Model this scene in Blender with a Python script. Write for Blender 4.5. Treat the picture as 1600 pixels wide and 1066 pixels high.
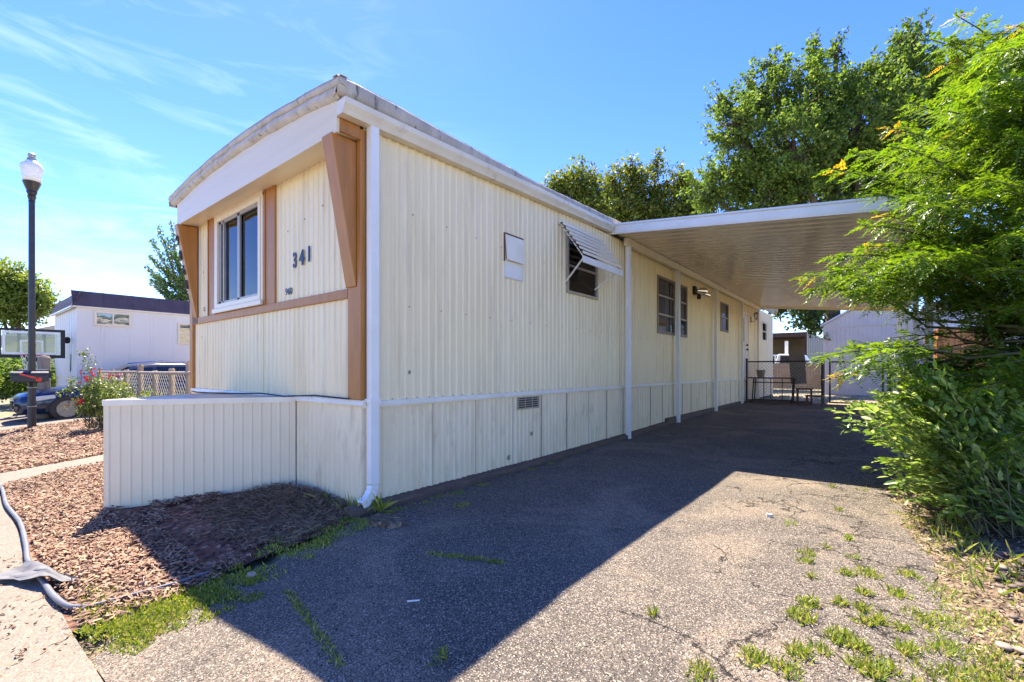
import bpy, math, random
import numpy as np
from mathutils import Vector, Matrix, noise
R = math.radians
for o in list(bpy.data.objects): bpy.data.objects.remove(o)
scn = bpy.context.scene; COL = scn.collection
# ---------------------------------------------------------------- camera
F = 720.0; CAMH = 1.2; YAW = math.atan2(573, 720)
cd = bpy.data.cameras.new('camera'); cam = bpy.data.objects.new('camera', cd); COL.objects.link(cam)
cam.location = (0, 0, CAMH); cam.rotation_euler = (R(90), 0, YAW)
cd.sensor_width = 36; cd.lens = 36 * F / 1600; cd.shift_y = 44 / 1600; cd.clip_start = .05; cd.clip_end = 2000
scn.camera = cam
# ---------------------------------------------------------------- sky and sun
SUN = Vector((-.57, .29, 1.0)).normalized()
sl = bpy.data.lights.new('sun', 'SUN'); so = bpy.data.objects.new('sun', sl); COL.objects.link(so)
sl.energy = 5.0; sl.angle = R(.5); sl.color = (1, .89, .74)
so.rotation_euler = SUN.to_track_quat('Z', 'Y').to_euler()
w = bpy.data.worlds.new('World'); scn.world = w; w.use_nodes = True
nt = w.node_tree; bg = nt.nodes['Background']; bg.inputs[1].default_value = .125
sky = nt.nodes.new('ShaderNodeTexSky'); sky.sky_type = 'NISHITA'; sky.sun_disc = False
sky.sun_elevation = math.asin(SUN.z); sky.sun_rotation = math.atan2(SUN.x, SUN.y)
sky.altitude = 1600; sky.dust_density = .25; sky.ozone_density = 2.2; sky.air_density = 1.0
def wn(t, **k):
    n = nt.nodes.new(t)
    for a, b in k.items(): setattr(n, a, b)
    return n
tc = wn('ShaderNodeTexCoord'); mp = wn('ShaderNodeMapping')
mp.inputs['Rotation'].default_value = (R(6), R(-8), R(-35)); mp.inputs['Scale'].default_value = (1.1, 2.6, 13)
nt.links.new(tc.outputs['Generated'], mp.inputs[0])
n1 = wn('ShaderNodeTexNoise'); n1.inputs['Scale'].default_value = 1.5; n1.inputs['Detail'].default_value = 12; n1.inputs['Roughness'].default_value = .6; n1.inputs['Distortion'].default_value = .9
nt.links.new(mp.outputs[0], n1.inputs[0])
cr = wn('ShaderNodeValToRGB'); cr.color_ramp.elements[0].position = .5; cr.color_ramp.elements[1].position = .78
nt.links.new(n1.outputs[0], cr.inputs[0])
# clouds lie in one part of the sky (towards -X, fairly low)
sx = wn('ShaderNodeSeparateXYZ'); nt.links.new(tc.outputs['Generated'], sx.inputs[0])
mr = wn('ShaderNodeMapRange'); mr.inputs[1].default_value = -.55; mr.inputs[2].default_value = -.95; mr.inputs[3].default_value = .0; mr.inputs[4].default_value = 1
nt.links.new(sx.outputs[0], mr.inputs[0])
mm = wn('ShaderNodeMath', operation='MULTIPLY'); nt.links.new(cr.outputs[0], mm.inputs[0]); nt.links.new(mr.outputs[0], mm.inputs[1])
m2 = wn('ShaderNodeMath', operation='MULTIPLY'); nt.links.new(mm.outputs[0], m2.inputs[0]); m2.inputs[1].default_value = .2
hs = wn('ShaderNodeHueSaturation'); hs.inputs['Saturation'].default_value = 1.3; hs.inputs['Hue'].default_value = .522; hs.inputs['Value'].default_value = 1.0
nt.links.new(sky.outputs[0], hs.inputs['Color'])
mx = wn('ShaderNodeMixRGB'); nt.links.new(m2.outputs[0], mx.inputs[0]); nt.links.new(hs.outputs[0], mx.inputs[1]); mx.inputs[2].default_value = (5.5, 5.9, 6.3, 1)
nt.links.new(mx.outputs[0], bg.inputs[0])
scn.view_settings.view_transform = 'Standard'; scn.view_settings.look = 'None'
scn.view_settings.exposure = 1.85; scn.view_settings.gamma = 1
try:
    scn.cycles.max_bounces = 8; scn.cycles.transparent_max_bounces = 12
except Exception: pass

# ---------------------------------------------------------------- helpers
def clamp(a, lo=0., hi=1.): return max(lo, min(hi, a))
def sstep(a, b, x):
    t = clamp((x - a) / (b - a)); return t * t * (3 - 2 * t)
def nz(x, y, z=0., s=1.): return noise.noise(Vector((x * s, y * s, z * s)))
def ray(px, py):
    r = (px - 800) / F; s, c = math.sin(YAW), math.cos(YAW)
    return Vector((c * r - s, s * r + c, -(py - 577) / F))
def at(px, py, dep): return Vector((0, 0, CAMH)) + ray(px, py) * dep      # measuring helper: photo pixel + distance -> place
YS = [-9, 2.2, 5, 7.6, 10, 13, 16, 20, 60]; ZS = [-.06, -.06, -.05, -.02, .03, .06, .09, .1, .1]
def G(x, y):
    z = float(np.interp(y, YS, ZS))
    k = sstep(-1.8, -3.4, x)
    d = max(0., 2.2 - y); d = min(d, 2.6)
    return z - d * (.035 + .06 * k)
class MB:
    def __init__(s): s.v = []; s.f = []; s.m = []
    def face(s, pts, mi=0):
        n = len(s.v); s.v += [tuple(p) for p in pts]; s.f.append(tuple(range(n, n + len(pts)))); s.m.append(mi)
    def add(s, vs, fs, mi=0):
        n = len(s.v); s.v += [tuple(p) for p in vs]
        for f in fs: s.f.append(tuple(n + i for i in f)); s.m.append(mi)
    def box(s, x0, x1, y0, y1, z0, z1, M=None, mi=0):
        vs = [Vector((x, y, z)) for z in (z0, z1) for y in (y0, y1) for x in (x0, x1)]
        if M is not None: vs = [M @ p for p in vs]
        s.add(vs, [(0, 2, 3, 1), (4, 5, 7, 6), (0, 1, 5, 4), (2, 6, 7, 3), (0, 4, 6, 2), (1, 3, 7, 5)], mi); return s
    def bar(s, a, b, wd, ht, mi=0, up=Vector((0, 0, 1))):
        a = Vector(a); b = Vector(b); d = b - a; L = d.length; d.normalize()
        if abs(d.dot(up)) > .95: up = Vector((1, 0, 0))
        x = d.cross(up).normalized(); z = x.cross(d)
        M = Matrix((x, d, z)).transposed().to_4x4(); M.translation = a
        return s.box(-wd / 2, wd / 2, 0, L, -ht / 2, ht / 2, M, mi)
    def tube(s, path, r, n=10, mi=0, cap=True):
        path = [Vector(p) for p in path]; rs = r if hasattr(r, '__len__') else [r] * len(path)
        base = len(s.v); prev = None
        for i, p in enumerate(path):
            d = (path[min(i + 1, len(path) - 1)] - path[max(i - 1, 0)]).normalized()
            u = prev if prev is not None else (Vector((0, 0, 1)) if abs(d.z) < .9 else Vector((1, 0, 0)))
            x = d.cross(u).normalized(); u = x.cross(d).normalized(); prev = u
            for k in range(n):
                a = 2 * math.pi * k / n
                s.v.append(tuple(p + (x * math.cos(a) + u * math.sin(a)) * rs[i]))
        for i in range(len(path) - 1):
            for k in range(n):
                a = base + i * n + k; b = base + i * n + (k + 1) % n
                s.f.append((a, b, b + n, a + n)); s.m.append(mi)
        if cap:
            s.f.append(tuple(base + k for k in range(n))[::-1]); s.m.append(mi)
            e = base + (len(path) - 1) * n
            s.f.append(tuple(e + k for k in range(n))); s.m.append(mi)
        return s
    def lathe(s, prof, c=(0, 0, 0), n=24, mi=0):
        base = len(s.v)
        for r, z in prof:
            for k in range(n):
                a = 2 * math.pi * k / n; s.v.append((c[0] + r * math.cos(a), c[1] + r * math.sin(a), c[2] + z))
        for i in range(len(prof) - 1):
            for k in range(n):
                a = base + i * n + k; b = base + i * n + (k + 1) % n
                s.f.append((a, b, b + n, a + n)); s.m.append(mi)
        s.f.append(tuple(base + k for k in range(n))[::-1]); s.m.append(mi)
        e = base + (len(prof) - 1) * n; s.f.append(tuple(e + k for k in range(n))); s.m.append(mi)
        return s
    def prism(s, prof, a, b, mi=0, close=True):
        """prof: list of points (Vector offsets); extruded from a to b"""
        a = Vector(a); b = Vector(b); n = len(prof); base = len(s.v)
        s.v += [tuple(a + Vector(p)) for p in prof] + [tuple(b + Vector(p)) for p in prof]
        for k in range(n if close else n - 1):
            s.f.append((base + k, base + (k + 1) % n, base + n + (k + 1) % n, base + n + k)); s.m.append(mi)
        if close:
            s.f.append(tuple(base + k for k in range(n))[::-1]); s.m.append(mi)
            s.f.append(tuple(base + n + k for k in range(n))); s.m.append(mi)
        return s
    def grid(s, P, mi=0):
        base = len(s.v); nr = len(P); nc = len(P[0])
        for row in P: s.v += [tuple(p) for p in row]
        for i in range(nr - 1):
            for j in range(nc - 1):
                a = base + i * nc + j; s.f.append((a, a + 1, a + 1 + nc, a + nc)); s.m.append(mi)
        return s
    def build(s, name, mat, parent=None, smooth=False, local=False, bevel=0):
        me = bpy.data.meshes.new(name)
        off = Vector((0, 0, 0))
        if parent is not None and not local:
            q = parent
            while q is not None: off = off + q.location; q = q.parent
        vs = [(x - off.x, y - off.y, z - off.z) for x, y, z in s.v]
        me.from_pydata(vs, [], s.f)
        mats = mat if isinstance(mat, (list, tuple)) else [mat]
        for mt in mats: me.materials.append(mt)
        if len(mats) > 1: me.polygons.foreach_set('material_index', s.m)
        if smooth: me.polygons.foreach_set('use_smooth', [True] * len(s.f))
        me.update()
        o = bpy.data.objects.new(name, me); COL.objects.link(o)
        if parent is not None: o.parent = parent
        if bevel:
            b = o.modifiers.new('bevel', 'BEVEL'); b.width = bevel; b.segments = 2; b.limit_method = 'ANGLE'; b.angle_limit = R(40)
        return o
def tag(o, label=None, cat=None, group=None, kind=None):
    if label: o['label'] = label
    if cat: o['category'] = cat
    if group: o['group'] = group
    if kind: o['kind'] = kind
    return o
def thing(name, label, cat, loc=(0, 0, 0), rz=0, group=None):
    o = bpy.data.objects.new(name, None); COL.objects.link(o); o.location = loc; o.rotation_euler = (0, 0, rz); o.empty_display_size = .2
    return tag(o, label, cat, group)
def rel(o, dx, dy, dz=0):
    return o
def copy_tree(o, parent=None):
    c = o.copy(); COL.objects.link(c)
    if parent is not None: c.parent = parent
    for ch in list(o.children): copy_tree(ch, c)
    return c
# numpy foliage mesh -------------------------------------------------
def np_mesh(name, V, Fq, mat, parent=None, smooth=False, offs=(0, 0, 0)):
    me = bpy.data.meshes.new(name); k = Fq.shape[1]
    V = V - np.array(offs)
    me.vertices.add(len(V)); me.vertices.foreach_set('co', V.astype(np.float32).ravel())
    me.loops.add(Fq.size); me.loops.foreach_set('vertex_index', Fq.astype(np.int32).ravel())
    me.polygons.add(len(Fq)); me.polygons.foreach_set('loop_start', np.arange(0, Fq.size, k, dtype=np.int32))
    try: me.polygons.foreach_set('loop_total', np.full(len(Fq), k, dtype=np.int32))
    except Exception: pass
    me.materials.append(mat); me.update(calc_edges=True); me.validate()
    if smooth: me.polygons.foreach_set('use_smooth', [True] * len(Fq))
    o = bpy.data.objects.new(name, me); COL.objects.link(o)
    if parent is not None: o.parent = parent
    return o
def unit(a): return a / np.maximum(np.linalg.norm(a, axis=-1, keepdims=True), 1e-9)
def leaves(C, D, N, L, Wd, fold=.25):
    """leaf blades: base C, direction D, side from normal N; each leaf is a folded diamond of two triangles-ish quads (4 verts + mid)"""
    D = unit(D); Sd = unit(np.cross(D, N)); Nn = np.cross(Sd, D)
    L = L[:, None]; Wd = Wd[:, None]
    a = C; b = C + D * L * .45 + Sd * Wd * .5 + Nn * Wd * fold; c = C + D * L; d = C + D * L * .45 - Sd * Wd * .5 + Nn * Wd * fold
    m = C + D * L * .4
    n = len(C); V = np.stack([a, b, c, d], 1).reshape(-1, 3)
    i = np.arange(n)[:, None] * 4
    Fq = np.concatenate([i + np.array([[0, 1, 2]]), i + np.array([[0, 2, 3]])], 0)
    return V, Fq
# ---------------------------------------------------------------- materials
def mat(name, col=(.5, .5, .5), rough=.6, metal=0., var=None, vs=3., bump=None, bs=40., bd=.01, spec=.5, stain=None, ss=2., streak=(1, 1, 1), stn=(.5, .7)):
    """var: second colour mixed by noise; bump strength; stain: third colour in blotches (dirt with its own outline)"""
    m = bpy.data.materials.new(name); m.use_nodes = True; t = m.node_tree; p = t.nodes['Principled BSDF']
    p.inputs['Base Color'].default_value = (*col, 1); p.inputs['Roughness'].default_value = rough; p.inputs['Metallic'].default_value = metal
    p.inputs['Specular IOR Level'].default_value = spec
    co = t.nodes.new('ShaderNodeTexCoord'); mp = t.nodes.new('ShaderNodeMapping'); mp.inputs['Scale'].default_value = streak
    t.links.new(co.outputs['Object'], mp.inputs[0])
    last = None
    def nzn(scale, det=6, src=None, dist=0):
        n = t.nodes.new('ShaderNodeTexNoise'); n.inputs['Scale'].default_value = scale; n.inputs['Detail'].default_value = det; n.inputs['Roughness'].default_value = .62
        n.inputs['Distortion'].default_value = dist
        t.links.new((src or mp).outputs[0] if src is None else src, n.inputs[0]); return n
    if var:
        n = nzn(vs); r = t.nodes.new('ShaderNodeValToRGB'); r.color_ramp.elements[0].position = .35; r.color_ramp.elements[1].position = .65
        r.color_ramp.elements[0].color = (*col, 1); r.color_ramp.elements[1].color = (*var, 1)
        t.links.new(n.outputs[0], r.inputs[0]); last = r.outputs[0]
    if stain:
        n = nzn(ss, 8, dist=.3); r = t.nodes.new('ShaderNodeValToRGB'); r.color_ramp.elements[0].position = stn[0]; r.color_ramp.elements[1].position = stn[1]
        t.links.new(n.outputs[0], r.inputs[0]); x = t.nodes.new('ShaderNodeMixRGB'); t.links.new(r.outputs[0], x.inputs[0])
        if last is not None: t.links.new(last, x.inputs[1])
        else: x.inputs[1].default_value = (*col, 1)
        x.inputs[2].default_value = (*stain, 1); last = x.outputs[0]
    if last is not None: t.links.new(last, p.inputs['Base Color'])
    if bump:
        n = nzn(bs, 5, src=co.outputs['Object']); b = t.nodes.new('ShaderNodeBump'); b.inputs['Strength'].default_value = bump; b.inputs['Distance'].default_value = bd
        t.links.new(n.outputs[0], b.inputs['Height']); t.links.new(b.outputs[0], p.inputs['Normal'])
    return m
def leafmat(name, c1, c2, c3=None, trans=.4, rough=.45, frac=.5):
    m = bpy.data.materials.new(name); m.use_nodes = True; t = m.node_tree; p = t.nodes['Principled BSDF']
    g = t.nodes.new('ShaderNodeNewGeometry'); r = t.nodes.new('ShaderNodeValToRGB')
    r.color_ramp.elements[0].color = (*c1, 1); r.color_ramp.elements[1].color = (*c2, 1)
    if c3: e = r.color_ramp.elements.new(frac); e.color = (*c3, 1)
    t.links.new(g.outputs['Random Per Island'], r.inputs[0])
    n = t.nodes.new('ShaderNodeTexNoise'); co = t.nodes.new('ShaderNodeTexCoord'); t.links.new(co.outputs['Object'], n.inputs[0]); n.inputs['Scale'].default_value = .9
    h = t.nodes.new('ShaderNodeHueSaturation'); mr = t.nodes.new('ShaderNodeMapRange'); mr.inputs[1].default_value = .3; mr.inputs[2].default_value = .7; mr.inputs[3].default_value = .72; mr.inputs[4].default_value = 1.25
    t.links.new(n.outputs[0], mr.inputs[0]); t.links.new(mr.outputs[0], h.inputs['Value']); t.links.new(r.outputs[0], h.inputs['Color'])
    t.links.new(h.outputs[0], p.inputs['Base Color']); p.inputs['Roughness'].default_value = rough; p.inputs['Specular IOR Level'].default_value = .4
    tr = t.nodes.new('ShaderNodeBsdfTranslucent'); h2 = t.nodes.new('ShaderNodeHueSaturation'); h2.inputs['Hue'].default_value = .485; h2.inputs['Saturation'].default_value = 1.1; h2.inputs['Value'].default_value = 1.45
    t.links.new(h.outputs[0], h2.inputs['Color']); t.links.new(h2.outputs[0], tr.inputs[0])
    mx = t.nodes.new('ShaderNodeMixShader'); mx.inputs[0].default_value = trans; t.links.new(p.outputs[0], mx.inputs[1]); t.links.new(tr.outputs[0], mx.inputs[2])
    t.links.new(mx.outputs[0], t.nodes['Material Output'].inputs[0]); return m
def glassmat(name, tint=(.75, .8, .82), refl=.1):
    m = bpy.data.materials.new(name); m.use_nodes = True; t = m.node_tree; t.nodes.remove(t.nodes['Principled BSDF'])
    tr = t.nodes.new('ShaderNodeBsdfTransparent'); tr.inputs[0].default_value = (*tint, 1)
    gl = t.nodes.new('ShaderNodeBsdfGlossy'); gl.inputs['Roughness'].default_value = .02
    fr = t.nodes.new('ShaderNodeFresnel'); fr.inputs[0].default_value = 1.5
    nn = t.nodes.new('ShaderNodeTexNoise'); nn.inputs['Scale'].default_value = 2.2; co = t.nodes.new('ShaderNodeTexCoord'); t.links.new(co.outputs['Object'], nn.inputs[0])
    b = t.nodes.new('ShaderNodeBump'); b.inputs['Strength'].default_value = .12; b.inputs['Distance'].default_value = .03; t.links.new(nn.outputs[0], b.inputs['Height']); t.links.new(b.outputs[0], gl.inputs['Normal'])
    ad = t.nodes.new('ShaderNodeMath'); ad.operation = 'ADD'; ad.use_clamp = True; ad.inputs[1].default_value = refl; t.links.new(fr.outputs[0], ad.inputs[0])
    mx = t.nodes.new('ShaderNodeMixShader'); t.links.new(ad.outputs[0], mx.inputs[0]); t.links.new(tr.outputs[0], mx.inputs[1]); t.links.new(gl.outputs[0], mx.inputs[2])
    t.links.new(mx.outputs[0], t.nodes['Material Output'].inputs[0]); return m
M = {}
M['siding'] = mat('cream_siding', (.88, .75, .49), .42, var=(.83, .69, .42), vs=1.2, stain=(.62, .50, .33), ss=2.6, streak=(3.5, 3.5, .35), stn=(.50, .85), bump=.14, bs=3.5, bd=.02)
M['skirt'] = mat('cream_skirting', (.86, .73, .50), .45, var=(.79, .65, .42), vs=1.5, stain=(.52, .42, .28), ss=3.2, streak=(2.5, 2.5, .7), stn=(.54, .8), bump=.14, bs=4, bd=.02)
M['trim'] = mat('pale_trim', (.86, .78, .62), .4, var=(.78, .68, .52), vs=4)
M['white'] = mat('white_painted_metal', (.82, .80, .75), .3, var=(.76, .74, .69), vs=3, bump=.03, bs=12)
M['fascia'] = mat('cream_fascia', (.74, .62, .42), .35, var=(.70, .58, .38), vs=2, streak=(.4, 3, 8))
M['brown'] = mat('brown_painted_wood', (.45, .19, .042), .45, var=(.36, .145, .03), vs=4, streak=(3, 3, .4), stain=(.46, .24, .10), ss=5, stn=(.6, .75), bump=.15, bs=30, bd=.004)
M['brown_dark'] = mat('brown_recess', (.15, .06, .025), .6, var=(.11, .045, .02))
M['roofcoat'] = mat('silver_roof_coating', (.55, .47, .37), .5, var=(.40, .34, .27), vs=5, stain=(.12, .10, .08), ss=9, streak=(1.5, 1.5, .5), stn=(.56, .68), bump=.4, bs=18, bd=.02)
M['rooftop'] = mat('white_roof_top', (.75, .74, .70), .5, var=(.6, .58, .53), vs=2)
M['gutter'] = mat('gutter_enamel', (.76, .69, .56), .35, var=(.69, .61, .48), vs=3, stain=(.5, .44, .36), ss=6, stn=(.58, .75))
M['frame_w'] = mat('white_window_frame', (.78, .66, .48), .35)
M['frame_b'] = mat('bronze_window_frame', (.16, .12, .085), .45, .2, var=(.24, .19, .14), vs=10)
M['alum'] = mat('aluminium_frame', (.42, .38, .33), .45, .5, var=(.35, .31, .27), vs=8)
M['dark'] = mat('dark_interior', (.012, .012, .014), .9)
M['curtain'] = mat('grey_curtain', (.16, .16, .17), .9, var=(.1, .1, .11), vs=3)
M['curtain_w'] = mat('pale_curtain', (.45, .36, .28), .9, var=(.3, .24, .18), vs=3)
M['glass'] = glassmat('window_glass', (.8, .84, .86), .1)
M['glassd'] = glassmat('screened_glass', (.42, .44, .46), .03)
M['black'] = mat('black_metal', (.012, .012, .016), .4, .0, var=(.02, .02, .028), vs=8)
M['blackmat'] = mat('black_plastic', (.015, .015, .015), .6)
M['ink'] = mat('navy_number', (.012, .02, .055), .4)
M['screw'] = mat('rusty_screw', (.10, .065, .045), .6, .4)
M['timber'] = mat('weathered_timber', (.15, .10, .07), .85, var=(.08, .055, .04), vs=6, streak=(6, .7, 6), bump=.8, bs=22, bd=.02)
M['pan'] = mat('carport_pan', (.80, .68, .52), .2, var=(.74, .61, .45), vs=1.5, streak=(3, .4, 1), spec=.6)
M['chrome'] = mat('polished_metal', (.7, .7, .7), .15, 1.)
M['galv'] = mat('galvanised_wire', (.33, .33, .32), .45, .6)
M['greypost'] = mat('weathered_post', (.30, .25, .20), .85, var=(.19, .155, .125), vs=6, streak=(3, 3, .5), bump=.5, bs=20)
M['bark'] = mat('bark', (.13, .095, .07), .9, var=(.07, .052, .04), vs=5, streak=(3, 3, .6), bump=.8, bs=14, bd=.03)
M['twig'] = mat('young_bark', (.08, .085, .035), .8, var=(.12, .10, .045), vs=8)
M['nwall'] = mat('white_panel_wall', (.74, .70, .65), .5, var=(.69, .65, .60), vs=1.2, streak=(1, 1, .4), bump=.05, bs=6)
M['mansard'] = mat('brown_mansard', (.075, .05, .055), .55, var=(.10, .07, .075), vs=2.5, bump=.1, bs=12)
M['rust'] = mat('rust', (.25, .09, .03), .8)
# ---- asphalt
def ground_mat(name, base, var, grit, agg=None, cracks=None, rough=.9, gs=140, bumpd=.006, patch=None, ps=.6):
    m = bpy.data.materials.new(name); m.use_nodes = True; t = m.node_tree; p = t.nodes['Principled BSDF']; p.inputs['Roughness'].default_value = rough; p.inputs['Specular IOR Level'].default_value = .25
    co = t.nodes.new('ShaderNodeTexCoord'); O = co.outputs['Object']
    def N(tp, **k):
        n = t.nodes.new(tp)
        for a, b in k.items():
            if a in n.inputs: n.inputs[a].default_value = b
            else: setattr(n, a, b)
        return n
    def ramp(src, p0, p1, c0=(0, 0, 0), c1=(1, 1, 1)):
        r = N('ShaderNodeValToRGB'); r.color_ramp.elements[0].position = p0; r.color_ramp.elements[1].position = p1
        r.color_ramp.elements[0].color = (*c0, 1); r.color_ramp.elements[1].color = (*c1, 1); t.links.new(src, r.inputs[0]); return r.outputs[0]
    def mix(f, a, b, mode='MIX'):
        x = N('ShaderNodeMixRGB', blend_type=mode)
        for i, s in ((0, f), (1, a), (2, b)):
            if isinstance(s, (int, float)): x.inputs[i].default_value = s
            elif isinstance(s, tuple): x.inputs[i].default_value = (*s, 1)
            else: t.links.new(s, x.inputs[i])
        return x.outputs[0]
    def nzz(scale, det=5, dist=0):
        n = N('ShaderNodeTexNoise', Scale=scale, Detail=det, Roughness=.6, Distortion=dist); t.links.new(O, n.inputs['Vector']); return n.outputs[0]
    c = mix(ramp(nzz(1.1, 6, .5), .35, .65), base, var)
    c = mix(ramp(nzz(2.6, 8, 1.2), .60, .72), c, tuple(v_ * .68 for v_ in base))
    if patch: c = mix(ramp(nzz(ps, 4, .8), .5, .62), c, patch)
    v = N('ShaderNodeTexVoronoi', Scale=gs); t.links.new(O, v.inputs['Vector'])
    wv = N('ShaderNodeSeparateColor'); t.links.new(v.outputs['Color'], wv.inputs[0])
    if agg: c = mix(ramp(wv.outputs[0], .80, .84), c, agg)
    c = mix(ramp(wv.outputs[1], .70, .9), c, grit)
    n2 = nzz(gs * .5, 3); c = mix(.75, c, ramp(n2, .3, .7, (.5, .5, .5), (1.35, 1.35, 1.35)), 'MULTIPLY')
    hgt = None
    bb = N('ShaderNodeBump', Strength=1.0, Distance=bumpd); t.links.new(v.outputs['Distance'], bb.inputs['Height'])
    b2 = N('ShaderNodeBump', Strength=.6, Distance=.03); t.links.new(nzz(5, 6), b2.inputs['Height']); t.links.new(bb.outputs[0], b2.inputs['Normal'])
    nrm = b2.outputs[0]
    if cracks:
        wpn = N('ShaderNodeTexNoise', Scale=2.5, Detail=8, Roughness=.7); t.links.new(O, wpn.inputs['Vector'])
        ad = N('ShaderNodeVectorMath', operation='MULTIPLY_ADD'); ad.inputs[1].default_value = (.5, .5, .5); t.links.new(wpn.outputs['Color'], ad.inputs[0]); t.links.new(O, ad.inputs[2])
        for sc, wid, thr in cracks:
            vc = N('ShaderNodeTexVoronoi', feature='DISTANCE_TO_EDGE', Scale=sc); t.links.new(ad.outputs[0], vc.inputs['Vector'])
            ln = ramp(vc.outputs[0], wid * .4, wid, (1, 1, 1), (0, 0, 0))
            sxx = N('ShaderNodeSeparateXYZ'); t.links.new(O, sxx.inputs[0])
            mr = N('ShaderNodeMapRange'); mr.inputs[1].default_value = -1.9; mr.inputs[2].default_value = -.3; mr.inputs[3].default_value = -.22; mr.inputs[4].default_value = .14; t.links.new(sxx.outputs[0], mr.inputs[0])
            am = N('ShaderNodeMath', operation='ADD'); t.links.new(nzz(1.7, 3), am.inputs[0]); t.links.new(mr.outputs[0], am.inputs[1])
            msk = ramp(am.outputs[0], thr, thr + .06); f = N('ShaderNodeMath', operation='MULTIPLY'); t.links.new(ln, f.inputs[0]); t.links.new(msk, f.inputs[1])
            c = mix(f.outputs[0], c, (.02, .018, .015))
            b3 = N('ShaderNodeBump', Strength=.8, Distance=-.02); t.links.new(f.outputs[0], b3.inputs['Height']); t.links.new(nrm, b3.inputs['Normal']); nrm = b3.outputs[0]
    t.links.new(c, p.inputs['Base Color']); t.links.new(nrm, p.inputs['Normal']); return m
M['asphalt'] = ground_mat('asphalt', (.112, .096, .078), (.165, .139, .111), (.042, .036, .031), (.42, .35, .27), cracks=[(1.5, .009, .50), (3.6, .008, .64)], patch=(.235, .188, .138), ps=.9, gs=175)
M['concrete'] = ground_mat('concrete', (.20, .168, .13), (.24, .20, .155), (.19, .155, .12), (.30, .26, .21), gs=160, bumpd=.002, patch=(.21, .172, .13))
M['road'] = ground_mat('road', (.16, .15, .14), (.2, .18, .165), (.1, .1, .1), (.35, .32, .29), gs=60)
M['soil'] = ground_mat('soil', (.17, .12, .08), (.24, .18, .12), (.1, .07, .05), (.32, .25, .18), gs=35, bumpd=.02, patch=(.13, .10, .05))
M['mulchbed'] = ground_mat('mulch_base', (.17, .075, .045), (.24, .12, .075), (.07, .035, .025), (.38, .22, .15), gs=28, bumpd=.03, patch=(.12, .06, .04), ps=2)
M['dryyard'] = ground_mat('dry_yard', (.20, .18, .09), (.30, .25, .16), (.12, .12, .05), (.4, .34, .25), gs=20, bumpd=.02)
M['chip'] = leafmat('mulch_chip', (.10, .05, .03), (.40, .27, .17), (.23, .13, .08), trans=0, rough=.8)
M['straw'] = leafmat('straw', (.06, .04, .025), (.42, .30, .17), (.20, .13, .075), trans=0, rough=.8)
M['grass'] = leafmat('grass_blade', (.14, .21, .025), (.42, .38, .12), (.22, .30, .04), trans=.35)
M['stone'] = leafmat('river_stone', (.11, .08, .06), (.27, .22, .17), (.18, .135, .10), trans=0, rough=.7)
M['elm'] = leafmat('elm_leaf', (.05, .105, .02), (.19, .27, .05), (.10, .175, .03), trans=.46, rough=.65)
M['ash'] = leafmat('ash_leaf', (.08, .13, .02), (.24, .25, .05), (.13, .19, .035), trans=.4)
M['lime'] = leafmat('lime_leaf', (.10, .16, .02), (.20, .26, .05), trans=.4)
M['conif'] = leafmat('dark_needle', (.04, .11, .03), (.13, .22, .06), trans=.25)
M['pinn'] = leafmat('pinnate_leaf', (.05, .12, .014), (.17, .25, .03), (.095, .18, .02), trans=.52, rough=.35)
M['young'] = leafmat('young_leaf', (.46, .20, .04), (.38, .42, .06), (.45, .38, .05), trans=.45)
M['oval'] = leafmat('oval_leaf', (.10, .20, .03), (.36, .44, .14), (.20, .32, .06), trans=.52, rough=.3)
M['bush'] = leafmat('bush_leaf', (.06, .11, .02), (.20, .22, .04), (.11, .17, .03), trans=.35)
M['flower'] = leafmat('red_flower', (.40, .02, .02), (.6, .08, .06), trans=.3)
# ================================================================ GROUND
def struct(mb, name, m, smooth=True):
    o = mb.build(name, m, None, smooth); o['kind'] = 'structure'; return o
def undul(x, y): return .014 * nz(x, y, 3.1, .9) + .006 * nz(x, y, 1.7, 3.1)
def sheet(name, m, ys, xl, xr, nx, lift=0., und=1., extra=None):
    P = []
    for y in ys:
        a, b = xl(y), xr(y); row = []
        for i in range(nx + 1):
            x = a + (b - a) * i / nx
            row.append((x, y, G(x, y) + lift + und * undul(x, y) + (extra(x, y) if extra else 0)))
        P.append(row)
    b = MB(); b.grid(P); return struct(b, name, m)
def fr(a, b, s):
    n = max(1, int(round(abs(b - a) / s))); return [a + (b - a) * i / n for i in range(n + 1)]
# the wide ground: fine near, coarse far, one sheet
gx = [-900, -300, -120, -60] + fr(-34, 10, .4) + [16, 30, 60, 120, 300, 900]
gy = [-900, -300, -100, -40, -16, -8] + fr(-5, 36, .4) + [44, 60, 90, 140, 300, 900]
b = MB(); b.grid([[(x, y, G(x, y) - .05 + .6 * undul(x, y)) for x in gx] for y in gy]); struct(b, 'ground', M['dryyard'])
ragl = lambda y: .10 * nz(y, 4.2, 0, 1.6) + .05 * nz(y, 9, 0, 7)
def drive_l(y):
    if y < 1.2: return -2.95 - .25 * (y - .47) + .4 * ragl(y)
    if y < 2.5: return -3.15 - .22 * (y - 1.2) + .5 * ragl(y)
    return -3.44
sheet('driveway', M['asphalt'], fr(.47, 17.35, .07), drive_l, lambda y: .20 + .12 * math.sin(y * .7) + ragl(y), 46, .012)
sheet('sidewalk', M['concrete'], fr(-1.4, .465, .3), lambda y: -34, lambda y: 6, 60, .010, .2)
sheet('road', M['road'], [-12, -8, -5, -3, -1.55], lambda y: -60, lambda y: 40, 80, -.02, .2)
b = MB()
for x0 in range(-34, 6, 2): b.box(x0, x0 + 1.99, -1.56, -1.41, -.6, G(x0 + 1, -1.48) + .012)
struct(b, 'kerb', M['concrete'], False)
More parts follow.
